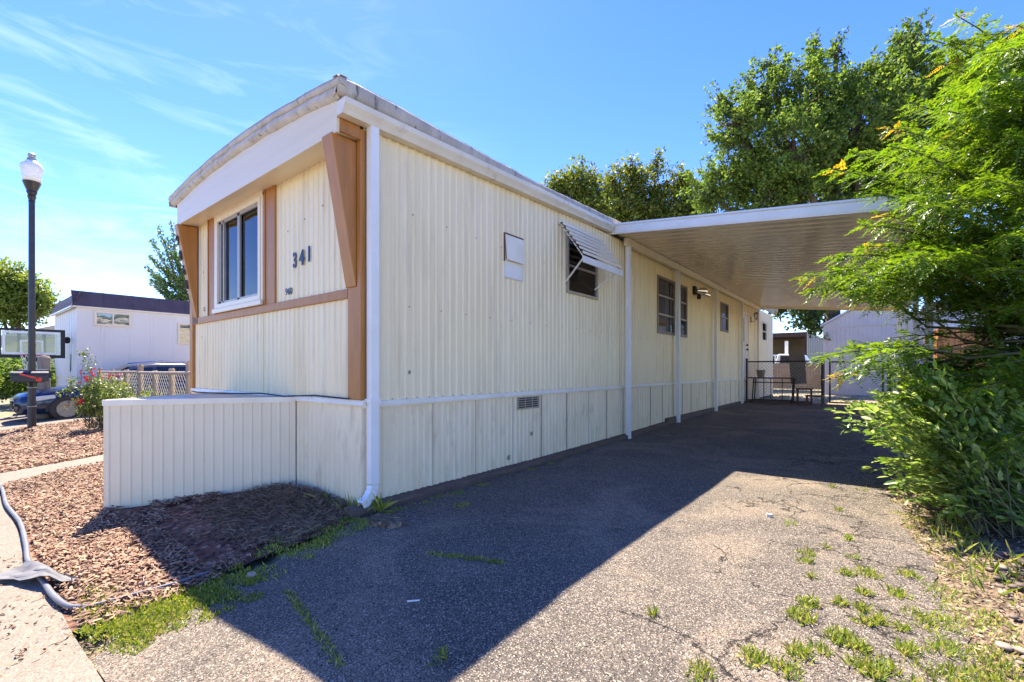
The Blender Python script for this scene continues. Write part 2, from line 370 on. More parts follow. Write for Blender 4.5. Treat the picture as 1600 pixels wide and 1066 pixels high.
def mound(x, y): return .05 * sstep(1.2, .4, abs(y - 1.5)) * sstep(-3.6, -4.6, x) + .035 * math.exp(-(((x + 4.3) / .45) ** 2 + ((y - 2.05) / .32) ** 2))
sheet('mulch_bed', M['mulchbed'], fr(.462, 2.62, .07), lambda y: -8.2, lambda y: min(-3.40, drive_l(y) + .03), 70, .003, 1.0, mound)
sheet('mulch_bed', M['mulchbed'], fr(.462, 2.62, .1), lambda y: -15.0, lambda y: -9.2, 60, .012, 1.0)
sheet('path', M['concrete'], fr(.47, 14, .3), lambda y: -9.2, lambda y: -8.2, 6, .022, .2)
sheet('neighbour_driveway', M['concrete'], fr(.47, 14, .3), lambda y: -19.0, lambda y: -15.1, 10, .008, .2)
sheet('verge_soil', M['soil'], fr(.47, 7.6, .08), lambda y: .16 + .12 * math.sin(y * .7) + ragl(y) - .06, lambda y: 3.2, 40, .006, 1.4, lambda x, y: .05 * sstep(.3, 1.2, x))

# ================================================================ MOBILE HOME
XW, YF, XL = -3.55, 2.36, -7.82
YB = 22.4
home = thing('mobile_home', 'long cream ribbed mobile home with brown corner trim and number 341', 'mobile home', (-5.68, 12.4, -.06))
def ribwall(mb, a, bb, z0, z1, pitch, depth, holes=(), seams=(), flat=.55, zt=None, zb=None):
    """vertical ribbed sheet from a to bb (xy), outward normal to the right of a->bb; holes: (u0,u1,z0,z1); zt/zb: top/bottom z as function of u"""
    a = Vector((a[0], a[1], 0)); e = Vector((bb[0], bb[1], 0)); d = e - a; L = d.length; d.normalize(); n = Vector((d.y, -d.x, 0))
    us = []; k = 0
    while k * pitch < L:
        u = k * pitch
        for f, h in ((0, 0), (flat, 0), (flat + .12, 1), (1 - .12, 1)):
            if u + f * pitch < L: us.append((u + f * pitch, h * depth))
        k += 1
    us.append((L, 0))
    for h in holes:
        for e_ in (h[0], h[1]):
            us.append((e_, .0))
    us = sorted(us)
    for (u0, h0), (u1, h1) in zip(us, us[1:]):
        if u1 - u0 < 1e-4: continue
        um = (u0 + u1) / 2
        segs = [(None, None)]
        for h in holes:
            if h[0] < um < h[1]: segs = [(None, h[2]), (h[3], None)]
        for s0, s1 in segs:
            q = []
            for u, hh in ((u0, h0), (u1, h1)):
                zb_ = (zb(u) if zb else z0) if s0 is None else s0
                zt_ = (zt(u) if zt else z1) if s1 is None else s1
                p = a + d * u + n * hh; q.append((p, zb_, zt_))
            mb.face([(q[0][0].x, q[0][0].y, q[0][1]), (q[1][0].x, q[1][0].y, q[1][1]), (q[1][0].x, q[1][0].y, q[1][2]), (q[0][0].x, q[0][0].y, q[0][2])])
    return mb
# --- windows of the side wall: (y0, y1, z0, z1)
WAWN = (5.73, 6.64, 2.32, 3.12); W2 = (9.2, 10.22, 1.95, 3.12); W3 = (10.55, 11.05, 1.95, 3.12); W4 = (14.0, 14.85, 2.30, 3.12); W5 = (20.0, 20.95, 2.30, 3.06)
DOOR = (16.62, 17.62, .95, 3.10)
holes = [(w_[0] - YF, w_[1] - YF, w_[2], w_[3]) for w_ in (WAWN, W2, W3, W4, W5, DOOR)]
b = MB(); ribwall(b, (XW, YF), (XW, YB), .90, 3.46, .098, .012, holes); side_b = b
b = MB(); ribwall(b, (XW, YF - .02), (XW, YB), -.1, .87, .082, .014, flat=.55, zb=lambda u: .02 + max(0, G(XW, YF + u) - .0))
# skirting panel seams and one slightly lifted panel
ys = [3.153, 3.786, 4.448, 5.082, 5.721, 6.35, 6.975]; y = 7.6
while y < 22: ys.append(y); y += .63
for i, y in enumerate(ys):
    b.box(XW, XW + .0165, y, y + .006, max(.03, G(XW, y) + .02), .86, mi=1)
b.build('skirting', [M['skirt'], mat('seam', (.42, .35, .26), .8)], home)
# belt rail along the side and screws
b = MB()
for y0 in np.arange(YF, YB - .1, 2.44):
    y1 = min(y0 + 2.437, YB); dz = .004 * nz(y0, 0)
    b.prism([(0, 0, .855 + dz), (.026, 0, .855 + dz), (.030, 0, .875 + dz), (.018, 0, .912 + dz), (0, 0, .918 + dz)], (XW + .001, y0, 0), (XW + .001, y1, 0))
b.build('belt_rail', M['trim'], home)
rnd = random.Random(3)
b = MB()
def dot(mb, x, y, z, r=.006, ax=0, mi=1):
    s = .6
    d = [(0, r, 0), (0, 0, r), (0, -r, 0), (0, 0, -r)] if ax == 0 else [(r, 0, 0), (0, 0, r), (-r, 0, 0), (0, 0, -r)]
    tip = (r * s, 0, 0) if ax == 0 else (0, -r * s, 0)
    vs = [(x + q[0], y + q[1], z + q[2]) for q in d] + [(x + tip[0], y + tip[1], z + tip[2])]
    mb.add(vs, [(0, 1, 4), (1, 2, 4), (2, 3, 4), (3, 0, 4), (0, 3, 2, 1)], mi)
b = side_b
for i in range(130):
    y = YF + .15 + i * .152 + rnd.uniform(-.02, .02)
    if y < YB: dot(b, XW + .018, y, .925 + rnd.uniform(-.004, .004), .0075)
for y in np.arange(2.87, 20, .39):
    if not any(w_[0] - .05 < y < w_[1] + .05 for w_ in (W2, W3, DOOR)): dot(b, XW + .014, y + rnd.uniform(-.02, .02), 1.80 + rnd.uniform(-.006, .006), .009)
    if y < 5.4: dot(b, XW + .014, y * 1.15 - .4, 2.70 - .03 * (y - 2.8), .009)
front_b = MB(); b = front_b
for x in np.arange(-7.7, -3.8, .235):
    dot(b, x, YF - .016, .925, .008, 1)
    if x > -5.1: dot(b, x, YF - .016, 1.93, .008, 1)
for x, z in ((-4.9, 2.66), (-4.55, 2.72), (-4.2, 2.78), (-7.4, 1.65), (-7.35, 2.55)): dot(b, x, YF - .018, z, .010, 1)
# front wall: below rail, above rail
FW = (-6.80, -5.50, 2.00, 3.16)
hl = [(-3.60 - 0 - 0, 0, 0, 0)]
def fu(x): return x - XL
b = front_b; ribwall(b, (XL, YF), (XW - .04, YF), .93, 3.40, .098, .012, [(fu(FW[0]), fu(FW[1]), FW[2], FW[3])]); b.build('front_siding', [M['siding'], M['screw']], home)
b = MB(); ribwall(b, (XL, YF), (XW, YF), -.25, .875, .082, .008, flat=.6); b.build('front_skirting', M['skirt'], home)
b = MB(); b.prism([(0, 0, .87), (0, -.028, .87), (0, -.034, .885), (0, -.02, .925), (0, 0, .93)], (XL, YF, 0), (XW + .03, YF, 0)); b.build('front_belt_rail', M['trim'], home)
b = MB(); ribwall(b, (XL, YB), (XL, YF), -.1, 3.46, .098, .012); ribwall(b, (XW, YB), (XL, YB), -.1, 3.46, .098, .012); b.build('far_siding', M['siding'], home)
# brown trim
def part(name, m, fn, parent=home, **k):
    b_ = MB(); fn(b_); return b_.build(name, m, parent, **k)
part('trim_board', M['brown'], lambda q: q.box(XL + .1, XW - .2, YF - .035, YF - .002, 1.84, 1.925), bevel=.004)
for x0, x1 in ((-5.44, -5.18), (-7.13, -6.885)):
    part('trim_board', M['brown'], lambda q: (q.box(x0, x1, YF - .03, YF - .002, 1.926, 3.23), q.box(x0 + (.03 if x0 > -6 else .0), x0 + (.045 if x0 > -6 else .015), YF - .042, YF - .029, 1.926, 3.22)), bevel=.003)
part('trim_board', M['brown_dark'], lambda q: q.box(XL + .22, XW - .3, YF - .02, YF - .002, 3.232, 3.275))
part('corner_board', M['brown'], lambda q: (q.box(XW - .20, XW - .045, YF - .03, YF - .002, .93, 3.3), q.box(XW - .045, XW + .012, YF - .038, YF + .02, .93, 3.3)), bevel=.004)
part('corner_board', M['brown'], lambda q: q.box(XL - .012, XL + .1, YF - .038, YF + .02, .93, 3.3), bevel=.004)
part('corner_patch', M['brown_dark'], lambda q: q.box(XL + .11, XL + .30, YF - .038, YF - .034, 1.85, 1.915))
def fin(x0, x1, name='corner_fin'):
    b_ = MB(); y0 = YF - .031
    for X in (0,):
        vs = [(x0, y0, 1.93), (x1, y0, 1.93), (x1, y0, 3.20), (x0, y0, 3.20), (x0, YF - .045, 1.93), (x1, YF - .045, 1.93), (x1, 2.085, 3.20), (x0, 2.085, 3.20)]
        b_.add(vs, [(0, 3, 2, 1), (4, 5, 6, 7), (0, 1, 5, 4), (2, 3, 7, 6), (1, 2, 6, 5), (0, 4, 7, 3)])
    return b_.build(name, M['brown'], home, bevel=.006)
f1 = fin(-3.76, -3.60); f2 = fin(-7.66, -7.53)
# soffit + front fascia
part('soffit', M['fascia'], lambda q: [q.box(XL + .2, XW - .02, 2.132 + i * .045, 2.132 + i * .045 + .042, 3.205 + .004 * i, 3.225 + .004 * i) for i in range(5)])
def arch(x): # height of the bowed roof over its edge
    u = (x + 5.68) / 2.14; return .13 * (1 - min(1, u * u)) + .012 * nz(x, 1, 0, 2.3)
b = MB(); xs = fr(-7.60, XW - .0, .1)
b.grid([[(x, 2.105, 3.19 if k == 0 else 3.455 + arch(x)) for x in xs] for k in (0, 1)])
b.grid([[(x, 2.105 if k == 0 else 2.13, 3.19) for x in xs] for k in (0, 1)])
b.grid([[(x, 2.13, 3.19 if k == 0 else 3.455 + arch(x)) for x in xs][::-1] for k in (0, 1)])
b.face([(XW, 2.105, 3.19), (XW, 2.13, 3.19), (XW, 2.13, 3.45), (XW, 2.105, 3.45)]); b.face([(-7.6, 2.13, 3.19), (-7.6, 2.105, 3.19), (-7.6, 2.105, 3.46), (-7.6, 2.13, 3.46)])
b.build('front_fascia', M['fascia'], home)
part('overhang_cheek', M['brown'], lambda q: (q.box(XW - .015, XW + .004, 2.131, YF - .04, 3.21, 3.45), q.box(XW - .005, XW + .02, 2.135, YF - .035, 3.20, 3.215)))
part('overhang_cheek', M['trim'], lambda q: q.box(-7.66, -7.602, 2.135, YF, 3.19, 3.45))
def rz(y): return .15 * clamp((y - 4.9) / 3.6) - .03 * sstep(18, 22.4, y)
# roof: arched sheet with a thick rolled edge
b = MB(); X0, X1 = -7.86, -3.47
def wob(x, y): return .010 * nz(x, y, 0, 2.1) + .006 * nz(x, y, 5, 7)
ysr = fr(2.075, YB + .15, .12); xsr = fr(X0, X1, .11)
b.grid([[(x, y, 3.625 + arch(x) + rz(y) + wob(x, y)) for x in xsr] for y in ysr])
b.build('roof', M['rooftop'], home, smooth=True)
b = MB()
def edge_line(pts, out, zt, zb, thick):
    """rolled edge running along pts"""
    P = [[], [], [], [], [], []]
    for (x, y) in pts:
        w1 = wob(x, y); w2 = .003 * nz(x, y, 8, 3.3)
        t = 3.625 + arch(x) + rz(y) + w1 + .004; bo = zb(x, y)
        ox, oy = out
        P[0].append((x - ox * .05, y - oy * .05, t)); P[1].append((x + ox * thick, y + oy * thick, t - .006))
        P[2].append((x + ox * (thick + .012), y + oy * (thick + .012), t - .03)); P[3].append((x + ox * (thick + .004 + w2), y + oy * (thick + .004 + w2), t - (t - bo) * .6))
        P[4].append((x + ox * thick * .8, y + oy * thick * .8, bo)); P[5].append((x - ox * .03, y - oy * .03, bo))
    b.grid(P)
edge_line([(x, 2.10) for x in fr(X1 + .015, X0, .06)], (0, -1), None, lambda x, y: 3.55 + arch(x), .02)
edge_line([(-3.50, y) for y in fr(YB, 2.062, .06)], (1, 0), None, lambda x, y: 3.47 + rz(y) * .55, .03)
edge_line([(X0 + .02, y) for y in fr(2.08, YB, .2)], (-1, 0), None, lambda x, y: 3.50 + rz(y) * .55, .02)
b.build('roof_edge', M['roofcoat'], home, smooth=True)
b = MB(); P = [[], [], []]
for x in fr(-3.50, -7.72, .05):
    a_ = 3.455 + arch(x); w_ = .012 * nz(x, 3, 1, 4)
    P[0].append((x, 2.075 + w_, a_ + .085)); P[1].append((x, 2.06 + w_, a_ + .03 + .4 * w_)); P[2].append((x, 2.104, a_ - .004 + w_ * .5))
b.grid(P); b.build('front_drip_edge', M['roofcoat'], home, smooth=True)
# gutter: K-profile, hollow top
def gz(y): return 3.315 + .16 * (y - 2.1) / 4.85
b = MB(); prof = [(0, .0), (.085, .0), (.10, .035), (.125, .075), (.13, .12), (.122, .127), (.116, .118), (.09, .03), (.012, .012), (.0, .12)]
ysg = fr(2.10, 7.02, .25)
b.grid([[(XW + .012 + px_, y, gz(y) + pz_ + .003 * nz(y, 2)) for y in ysg] for px_, pz_ in prof])
gut = b.build('gutter', M['gutter'], home)
for y in (2.098, 7.02):
    b = MB()
    b.prism([(px_, 0, pz_) for px_, pz_ in [(0, 0), (.085, 0), (.10, .035), (.125, .075), (.13, .12), (0, .12)]], (XW + .012, y, gz(y)), (XW + .012, y + .006, gz(y))); b.build('end_cap', M['gutter'], gut)
for y in (2.75,):
    pass
# downspout: rectangular, crimped elbow at the foot
b = MB(); dx0, dy0 = XW + .028, 2.375
def rect(c, w1, w2): return None
path = [((dx0 + .035, dy0 + .04, 3.33), 0), ((dx0 + .035, dy0 + .04, .93), 0), ((dx0 + .035, dy0 + .04, .45), 0), ((dx0 + .037, dy0 + .038, .36), 0), ((dx0 + .036, dy0 + .04, .20), 0)]
W_, D_ = .082, .062
secs = []
for (c, _), sc in zip(path, (1, 1, 1, .93, 1.0)): secs.append((Vector(c), Vector((1, 0, 0)), Vector((0, 1, 0)), D_ * sc, W_))
# elbow turning forward (-Y) and a little outward
c0 = Vector(path[-1][0]); hd = Vector((.12, -1, 0)).normalized()
for k in range(1, 9):
    a_ = R(62) * k / 8; p = c0 + hd * (.17 * (1 - math.cos(a_))) - Vector((0, 0, 1)) * (.17 * math.sin(a_))
    cr_ = .94 if k % 2 else 1.02
    secs.append((p, Vector((hd.y * -1, hd.x, 0)).normalized(), (hd * math.cos(a_) + Vector((0, 0, 1)) * math.sin(a_)), D_ * cr_, W_ * cr_))
pe = secs[-1]; tdir = (hd * math.sin(R(62)) - Vector((0, 0, 1)) * math.cos(R(62)))
secs.append((pe[0] + tdir * .05, pe[1], pe[2], D_, W_))
P = []
for c, ux, uy, wx, wy in secs:
    P.append([c + ux * (sx_ * wx / 2) + uy * (sy_ * wy / 2) for sx_, sy_ in ((-1, -1), (1, -1), (1, 1), (-1, 1), (-1, -1))])
b.grid(P); ds = b.build('downspout', M['white'], home)
mo = ds.modifiers.new('thick', 'SOLIDIFY'); mo.thickness = .002
b = MB(); b.box(dx0 - .02, dx0 + .075, dy0 - .012, dy0 + .09, .905, .94); b.box(dx0 - .06, dx0 - .015, dy0 - .01, dy0 + .002, .912, .932); b.build('strap', M['white'], ds)
# vent flap, exhaust plate, foundation vent
fl = part('vent_flap', M['trim'], lambda q: q.add([(XW + .02, 4.30, 2.83), (XW + .02, 4.655, 2.83), (XW + .05, 4.655, 2.52), (XW + .055, 4.30, 2.52), (XW + .026, 4.30, 2.83), (XW + .026, 4.655, 2.83), (XW + .056, 4.655, 2.52), (XW + .061, 4.30, 2.52)], [(0, 1, 2, 3), (7, 6, 5, 4), (0, 4, 5, 1), (1, 5, 6, 2), (2, 6, 7, 3), (3, 7, 4, 0)]))
part('flap_gasket', M['brown_dark'], lambda q: (q.box(XW + .012, XW + .03, 4.284, 4.293, 2.505, 2.85), q.box(XW + .012, XW + .03, 4.293, 4.665, 2.842, 2.850)), fl)
q = MB(); q.box(XW + .012, XW + .016, 4.295, 4.66, 2.31, 2.84)
for z in (2.315, 2.832):
    for y in np.arange(4.31, 4.655, .032): dot(q, XW + .017, y, z, .007)
for y in (4.302, 4.652):
    for z in np.arange(2.33, 2.52, .032): dot(q, XW + .017, y, z, .007)
q.build('vent_plate', [M['white'], M['screw']], home)
vt = part('foundation_vent', M['alum'], lambda q: (q.box(XW + .012, XW + .02, 4.54, 5.0, .69, .845), [q.box(XW + .02, XW + .028, 4.55 + .15 * i, 4.56 + .15 * i, .69, .845) for i in range(4)], [q.box(XW + .02, XW + .026, 4.545, 4.995, .70 + .028 * i, .71 + .028 * i) for i in range(5)]))
part('vent_screen', M['dark'], lambda q: q.box(XW + .0205, XW + .022, 4.56, 4.98, .70, .835), vt)
# dents and rust spots
q = side_b; M['dent'] = mat('dent', (.25, .21, .15), .8, stain=(.4, .35, .25), ss=60)
for y, z, r_ in ((2.86, 1.17, .016), (4.86, .36, .026), (4.38, .12, .03)):
    q.lathe([(r_, 0), (r_ * .6, .0035), (.002, .004)], (0, 0, 0), 9, 2)
    n = 27
    for k in range(len(q.v) - n, len(q.v)):
        a_, b2_, c_ = q.v[k]; q.v[k] = (XW + .0125 + c_, y + a_ * (1 + .3 * nz(k, 1, y, .7)), z + b2_ * 1.3)
side_b.build('side_siding', [M['siding'], M['screw'], M['dent']], home)

def window(parent, axis, u0, u1, z0, z1, plane, out, frame_m, glass_m, rows=1, cols=1, fw=.035, depth=.035, curt=None, rail=None, name='window', bars_m=None, recess=.22):
    """axis 'y': window in an X=plane wall; axis 'x': in a Y=plane wall. out=+1/-1 outward sign"""
    def bx(mb, a0, a1, d0, d1, c0, c1):
        p0, p1 = sorted((plane + out * d0, plane + out * d1))
        if axis == 'y': mb.box(p0, p1, a0, a1, c0, c1)
        else: mb.box(a0, a1, p0, p1, c0, c1)
    f = MB()
    bx(f, u0 - .01, u0 + fw, -.04, depth, z0 - .01, z1 + .01); bx(f, u1 - fw, u1 + .01, -.04, depth, z0 - .01, z1 + .01)
    bx(f, u0 + fw, u1 - fw, -.04, depth, z0 - .01, z0 + fw); bx(f, u0 + fw, u1 - fw, -.04, depth, z1 - fw, z1 + .01)
    fo = f.build(name, frame_m, parent, bevel=.003)
    g = MB(); bx(g, u0 + fw * .8, u1 - fw * .8, -.006, -.001, z0 + fw * .8, z1 - fw * .8); g.build('pane', glass_m, fo)
    if rows > 1 or cols > 1 or rail:
        m_ = MB()
        for k in range(1, rows):
            zz = z0 + (z1 - z0) * k / rows; bx(m_, u0 + fw, u1 - fw, .0, depth * .7, zz - .016, zz + .016)
        for k in range(1, cols):
            uu = u0 + (u1 - u0) * k / cols; bx(m_, uu - .02, uu + .02, .0, depth * .7, z0 + fw, z1 - fw)
        m_.build('glazing_bar', bars_m or frame_m, fo)
    # dark room behind
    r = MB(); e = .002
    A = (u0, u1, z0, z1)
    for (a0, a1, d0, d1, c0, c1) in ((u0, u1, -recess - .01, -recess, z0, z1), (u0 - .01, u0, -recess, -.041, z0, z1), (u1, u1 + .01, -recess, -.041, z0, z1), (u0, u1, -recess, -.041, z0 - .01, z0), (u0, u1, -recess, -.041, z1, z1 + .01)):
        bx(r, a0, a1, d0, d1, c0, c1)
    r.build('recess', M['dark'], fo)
    if curt:
        cm, c0, c1 = curt
        P = [[], []]; n = int((c1 - c0) / .008)
        for k in range(n + 1):
            u = c0 + (c1 - c0) * k / n; dd = plane + out * (-.11 + .018 * math.sin(u * 75 + 2 * nz(u, 0, 0, 5)) + .012 * math.sin(u * 33))
            for j, z in enumerate((z0 + .03, z1 - .03)):
                P[j].append((dd, u, z) if axis == 'y' else (u, dd, z))
        c_ = MB(); c_.grid(P); c_.build('curtain', cm, fo, smooth=True)
    return fo
wf = window(home, 'x', *FW, YF, -1, M['frame_w'], M['glassd'], fw=.045, depth=.055, curt=(M['curtain'], FW[0] + .3, FW[1] - .05), name='front_window')
q = MB()
q.box(FW[0] - .075, FW[0] - .012, YF - .045, YF - .013, 1.96, 3.2); q.box(FW[1] + .012, FW[1] + .055, YF - .045, YF - .013, 1.96, 3.2); q.box(FW[0] - .075, FW[1] + .055, YF - .05, YF - .0125, 3.172, 3.225)
q.box(FW[0] - .09, FW[1] + .06, YF - .07, YF - .0365, 1.93, 1.985); q.build('outer_frame', M['frame_w'], wf, bevel=.004)
q = MB(); zc0, zc1 = FW[2] + .046, FW[3] - .046
for u, w_ in ((FW[0] + .05, .06), (-6.62, .03), (-6.17, .065), (FW[1] - .075, .03)): q.box(u, u + w_, YF - .03, YF - .008, zc0, zc1)
q.box(FW[0] + .05, FW[1] - .05, YF - .03, YF - .0085, zc0, zc0 + .03); q.box(FW[0] + .05, FW[1] - .05, YF - .03, YF - .0085, zc1 - .03, zc1); q.build('sash', M['alum'], wf)
w1 = window(home, 'y', *WAWN, XW, 1, M['alum'], M['glassd'], rows=2, fw=.03, depth=.03, curt=(M['curtain_w'], WAWN[0] + .45, WAWN[1] - .1))
window(home, 'y', *W2, XW, 1, M['frame_b'], M['glass'], rows=3, fw=.045, depth=.03, curt=(M['curtain'], W2[0] + .5, W2[1] - .05), bars_m=M['alum'])
window(home, 'y', *W3, XW, 1, M['frame_b'], M['glass'], rows=3, fw=.045, depth=.03, curt=(M['curtain'], W3[0] + .05, W3[1] - .2), bars_m=M['alum'])
window(home, 'y', *W4, XW, 1, M['frame_b'], M['glass'], rows=2, fw=.05, depth=.03, curt=(M['curtain_w'], W4[0] + .1, W4[1] - .4), bars_m=M['alum'])
window(home, 'y', *W5, XW, 1, M['frame_w'], M['glass'], rows=2, fw=.05, depth=.03, curt=(M['curtain'], W5[0] + .1, W5[1] - .1))
# awning over the side window
aw = MB(); A0, A1 = 5.50, 6.72
T0 = Vector((XW + .03, 0, 3.27)); T1 = Vector((XW + .40, 0, 2.74)); dd = (T1 - T0); nn = Vector((-dd.z, 0, dd.x)).normalized()
ns = 7
for k in range(ns):
    a_ = T0 + dd * (k / ns); e_ = T0 + dd * ((k + 1) / ns)
    # stepped louvre: a flat tread with a turned-down lip, gap under it; treads coloured dark to paint in the shade between lips
    aw.box(a_.x - .004, e_.x, A0, A1, a_.z - .004, a_.z, mi=1); aw.box(e_.x, e_.x + .004, A0, A1, a_.z - .036, a_.z)
awo = aw.build('awning', [M['trim'], M['frame_b']], home)
part('awning_valance', M['white'], lambda q: q.prism([T1 + Vector((0, 0, .012)), T1 + Vector((.012, 0, .008)), T1 + Vector((.016, 0, -.085)), T1 + Vector((.004, 0, -.085))], (0, A0 - .01, 0), (0, A1 + .01, 0)), awo)
q = MB()
for y in (A0 + .04, (A0 + A1) / 2, A1 - .04): q.bar(T0 + Vector((0, y, -.012)), T1 + Vector((0, y, -.012)), .02, .012)
for y in (A0 + .06, A1 - .06): q.bar((XW + .02, y + (.12 if y < 6 else -.12), 2.46), (T1.x - .03, y, T1.z - .02), .022, .014)
q.box(XW + .013, XW + .03, A0, A1, 3.25, 3.30); q.build('awning_brace', M['white'], awo)
# door with lite, knob, lantern; security lights
dr = part('door', mat('door_paint', (.70, .62, .49), .4), lambda q: q.box(XW - .02, XW + .012, DOOR[0] + .06, DOOR[1] - .06, DOOR[2], DOOR[3] - .06), bevel=.003)
part('door_frame', M['trim'], lambda q: (q.box(XW - .03, XW + .03, DOOR[0] - .01, DOOR[0] + .055, DOOR[2], DOOR[3]), q.box(XW - .03, XW + .03, DOOR[1] - .055, DOOR[1] + .01, DOOR[2], DOOR[3]), q.box(XW - .03, XW + .03, DOOR[0] - .01, DOOR[1] + .01, DOOR[3] - .055, DOOR[3] + .02)), dr)
part('door_lite', M['dark'], lambda q: q.box(XW + .013, XW + .022, 16.78, 16.92, 2.12, 2.92), dr)
part('deadbolt', M['blackmat'], lambda q: q.tube([(XW + .012, 17.30, 2.02), (XW + .07, 17.30, 2.02)], [.03, .035], 10), dr); part('knob', M['blackmat'], lambda q: q.tube([(XW + .012, 17.30, 1.87), (XW + .075, 17.30, 1.87)], [.025, .04], 10), dr)
ln = part('wall_lantern', M['frame_b'], lambda q: (q.box(XW + .012, XW + .03, 17.95, 18.05, 2.85, 3.05), q.tube([(XW + .03, 18, 2.9), (XW + .12, 18, 2.86), (XW + .18, 18, 2.95)], .012, 8), q.lathe([(.05, 0), (.07, .02), (.02, .03)], (XW + .18, 18, 2.95), 8), q.lathe([(.10, 0), (.03, .07), (.01, .09)], (XW + .18, 18, 3.13), 8)))
part('lantern_glass', M['glass'], lambda q: q.lathe([(.055, 0), (.09, .14)], (XW + .18, 18, 2.985), 8), ln)
sl_ = part('security_light', M['blackmat'], lambda q: (q.box(XW + .012, XW + .06, 11.5, 11.66, 3.02, 3.22), q.lathe([(.03, 0), (.05, .03), (.045, .11), (.02, .13)], (XW + .13, 11.60, 2.90), 12), q.tube([(XW + .06, 11.58, 3.05), (XW + .13, 11.6, 3.0)], .018, 8)))
part('lamp_bulb', M['chrome'], lambda q: (q.tube([(XW + .06, 11.66, 3.13), (XW + .16, 11.86, 3.14), (XW + .19, 11.92, 3.13)], [.03, .085, .08], 12),), sl_)
part('lamp_bulb', M['chrome'], lambda q: (q.tube([(XW + .06, 11.9, 3.1), (XW + .12, 12.2, 3.1), (XW + .16, 12.3, 3.08)], [.02, .07, .065], 12),), sl_)
# numbers
def text_mesh(s, size, name, m, parent, Mx, bold=.0, ext=.004):
    cu = bpy.data.curves.new('t', 'FONT'); cu.body = s; cu.size = size; cu.extrude = ext; cu.offset = bold; cu.align_x = 'CENTER'; cu.align_y = 'CENTER'; cu.resolution_u = 4
    to = bpy.data.objects.new('t', cu); COL.objects.link(to); bpy.context.view_layer.update()
    me = bpy.data.meshes.new_from_object(to.evaluated_get(bpy.context.evaluated_depsgraph_get())); bpy.data.objects.remove(to)
    off = Vector((0, 0, 0)); q = parent
    while q is not None: off = off + q.location; q = q.parent
    me.transform(Matrix.Translation(-off) @ Mx); me.materials.clear(); me.materials.append(m)
    o = bpy.data.objects.new(name, me); COL.objects.link(o); o.parent = parent; return o
RX = Matrix.Rotation(R(90), 4, 'X')
for i, (ch, x, z) in enumerate((('3', -4.745, 2.325), ('4', -4.605, 2.33), ('1', -4.455, 2.345))):
    text_mesh(ch, .21, 'house_number', M['ink'], home, Matrix.Translation((x, YF - .02, z)) @ RX @ Matrix.Diagonal((.8, 1, 1, 1)), .006)
text_mesh('960', .10, 'unit_number', M['ink'], home, Matrix.Translation((-4.88, YF - .018, 2.02)) @ RX, .001, .002)
text_mesh('2', .075, 'unit_number', M['ink'], home, Matrix.Translation((-7.33, YF - .018, 2.03)) @ RX, .001, .002)
for i, ch in enumerate('9060'):
    z = 2.98 - .20 * i; yy = YF - .045 - (2.315 - 2.085) * (z - 1.93) / 1.27
    text_mesh(ch, .19, 'fin_number', M['blackmat'], home, Matrix.Translation((-7.615, yy - .012, z)) @ Matrix.Rotation(R(10), 4, 'X') @ RX @ Matrix.Rotation(R(-8), 4, 'Z') @ Matrix.Diagonal((.9, 1, 1, 1)), .0, .006)
# hitch cover: triangular skirted box in front
HB, HA, HC = Vector((-4.74, 2.345, 0)), Vector((-5.66, .99, 0)), Vector((-6.60, 2.345, 0))
def battens(a, b_, z0, z1, pitch, q):
    d = b_ - a; L = d.length; d.normalize(); n = Vector((-d.y, d.x, 0)) if (Vector((-d.y, d.x, 0)).dot(Vector((a.x + 5.68, a.y - 2.4, 0))) > 0) else Vector((d.y, -d.x, 0))
    u = 0; us = []
    while u < L:
        us += [(u, 0), (u + pitch * .62, 0), (u + pitch * .74, .007), (u + pitch * .88, .007)]; u += pitch
    us = [x_ for x_ in us if x_[0] < L] + [(L, 0)]
    q.grid([[(a + d * u_ + n * h_ + Vector((0, 0, (G(a.x + d.x * u_, a.y + d.y * u_) - .02 + mound(a.x + d.x * u_, a.y + d.y * u_) * .5) if k == 0 else z1))) for u_, h_ in us] for k in (0, 1)])
q = MB(); battens(HB, HA, -.3, .86, .085, q); battens(HA, HC, -.3, .86, .085, q)
M['hitch'] = mat('hitch_cover_paint', (.80, .68, .48), .4, var=(.76, .64, .44), vs=2, stain=(.34, .29, .21), ss=26, stn=(.70, .76), bump=.04, bs=8)
hc = q.build('hitch_cover', M['hitch'], home)
q = MB()
for a, c in ((HB, HA), (HA, HC)):
    q.bar(a + Vector((0, 0, .885)), c + Vector((0, 0, .885)), .03, .055)
q.build('cover_trim', M['trim'], hc)
q = MB(); q.add([HB + Vector((0, 0, .905)), HA + Vector((0, 0, .905)), HC + Vector((0, 0, .905)), HB + Vector((0, 0, .89)), HA + Vector((0, 0, .89)), HC + Vector((0, 0, .89))], [(0, 2, 1), (3, 4, 5), (0, 1, 4, 3), (1, 2, 5, 4)])
q.build('cover_lid', mat('lid_metal', (.52, .50, .44), .4, .3, var=(.40, .36, .30), vs=3), hc)
cord = MB(); cord.tube([(-7.0, 2.1, .915), (-6.5, 2.0, .92), (-6.0, 2.12, .915), (-5.4, 2.28, .93), (-4.9, 2.30, .915), (-4.3, 2.315, .945), (-3.7, 2.31, .935)], .008, 6)
tag(cord.build('power_cord', M['blackmat']), 'thin black cord lying over the lid of the triangular hitch cover', 'cord')
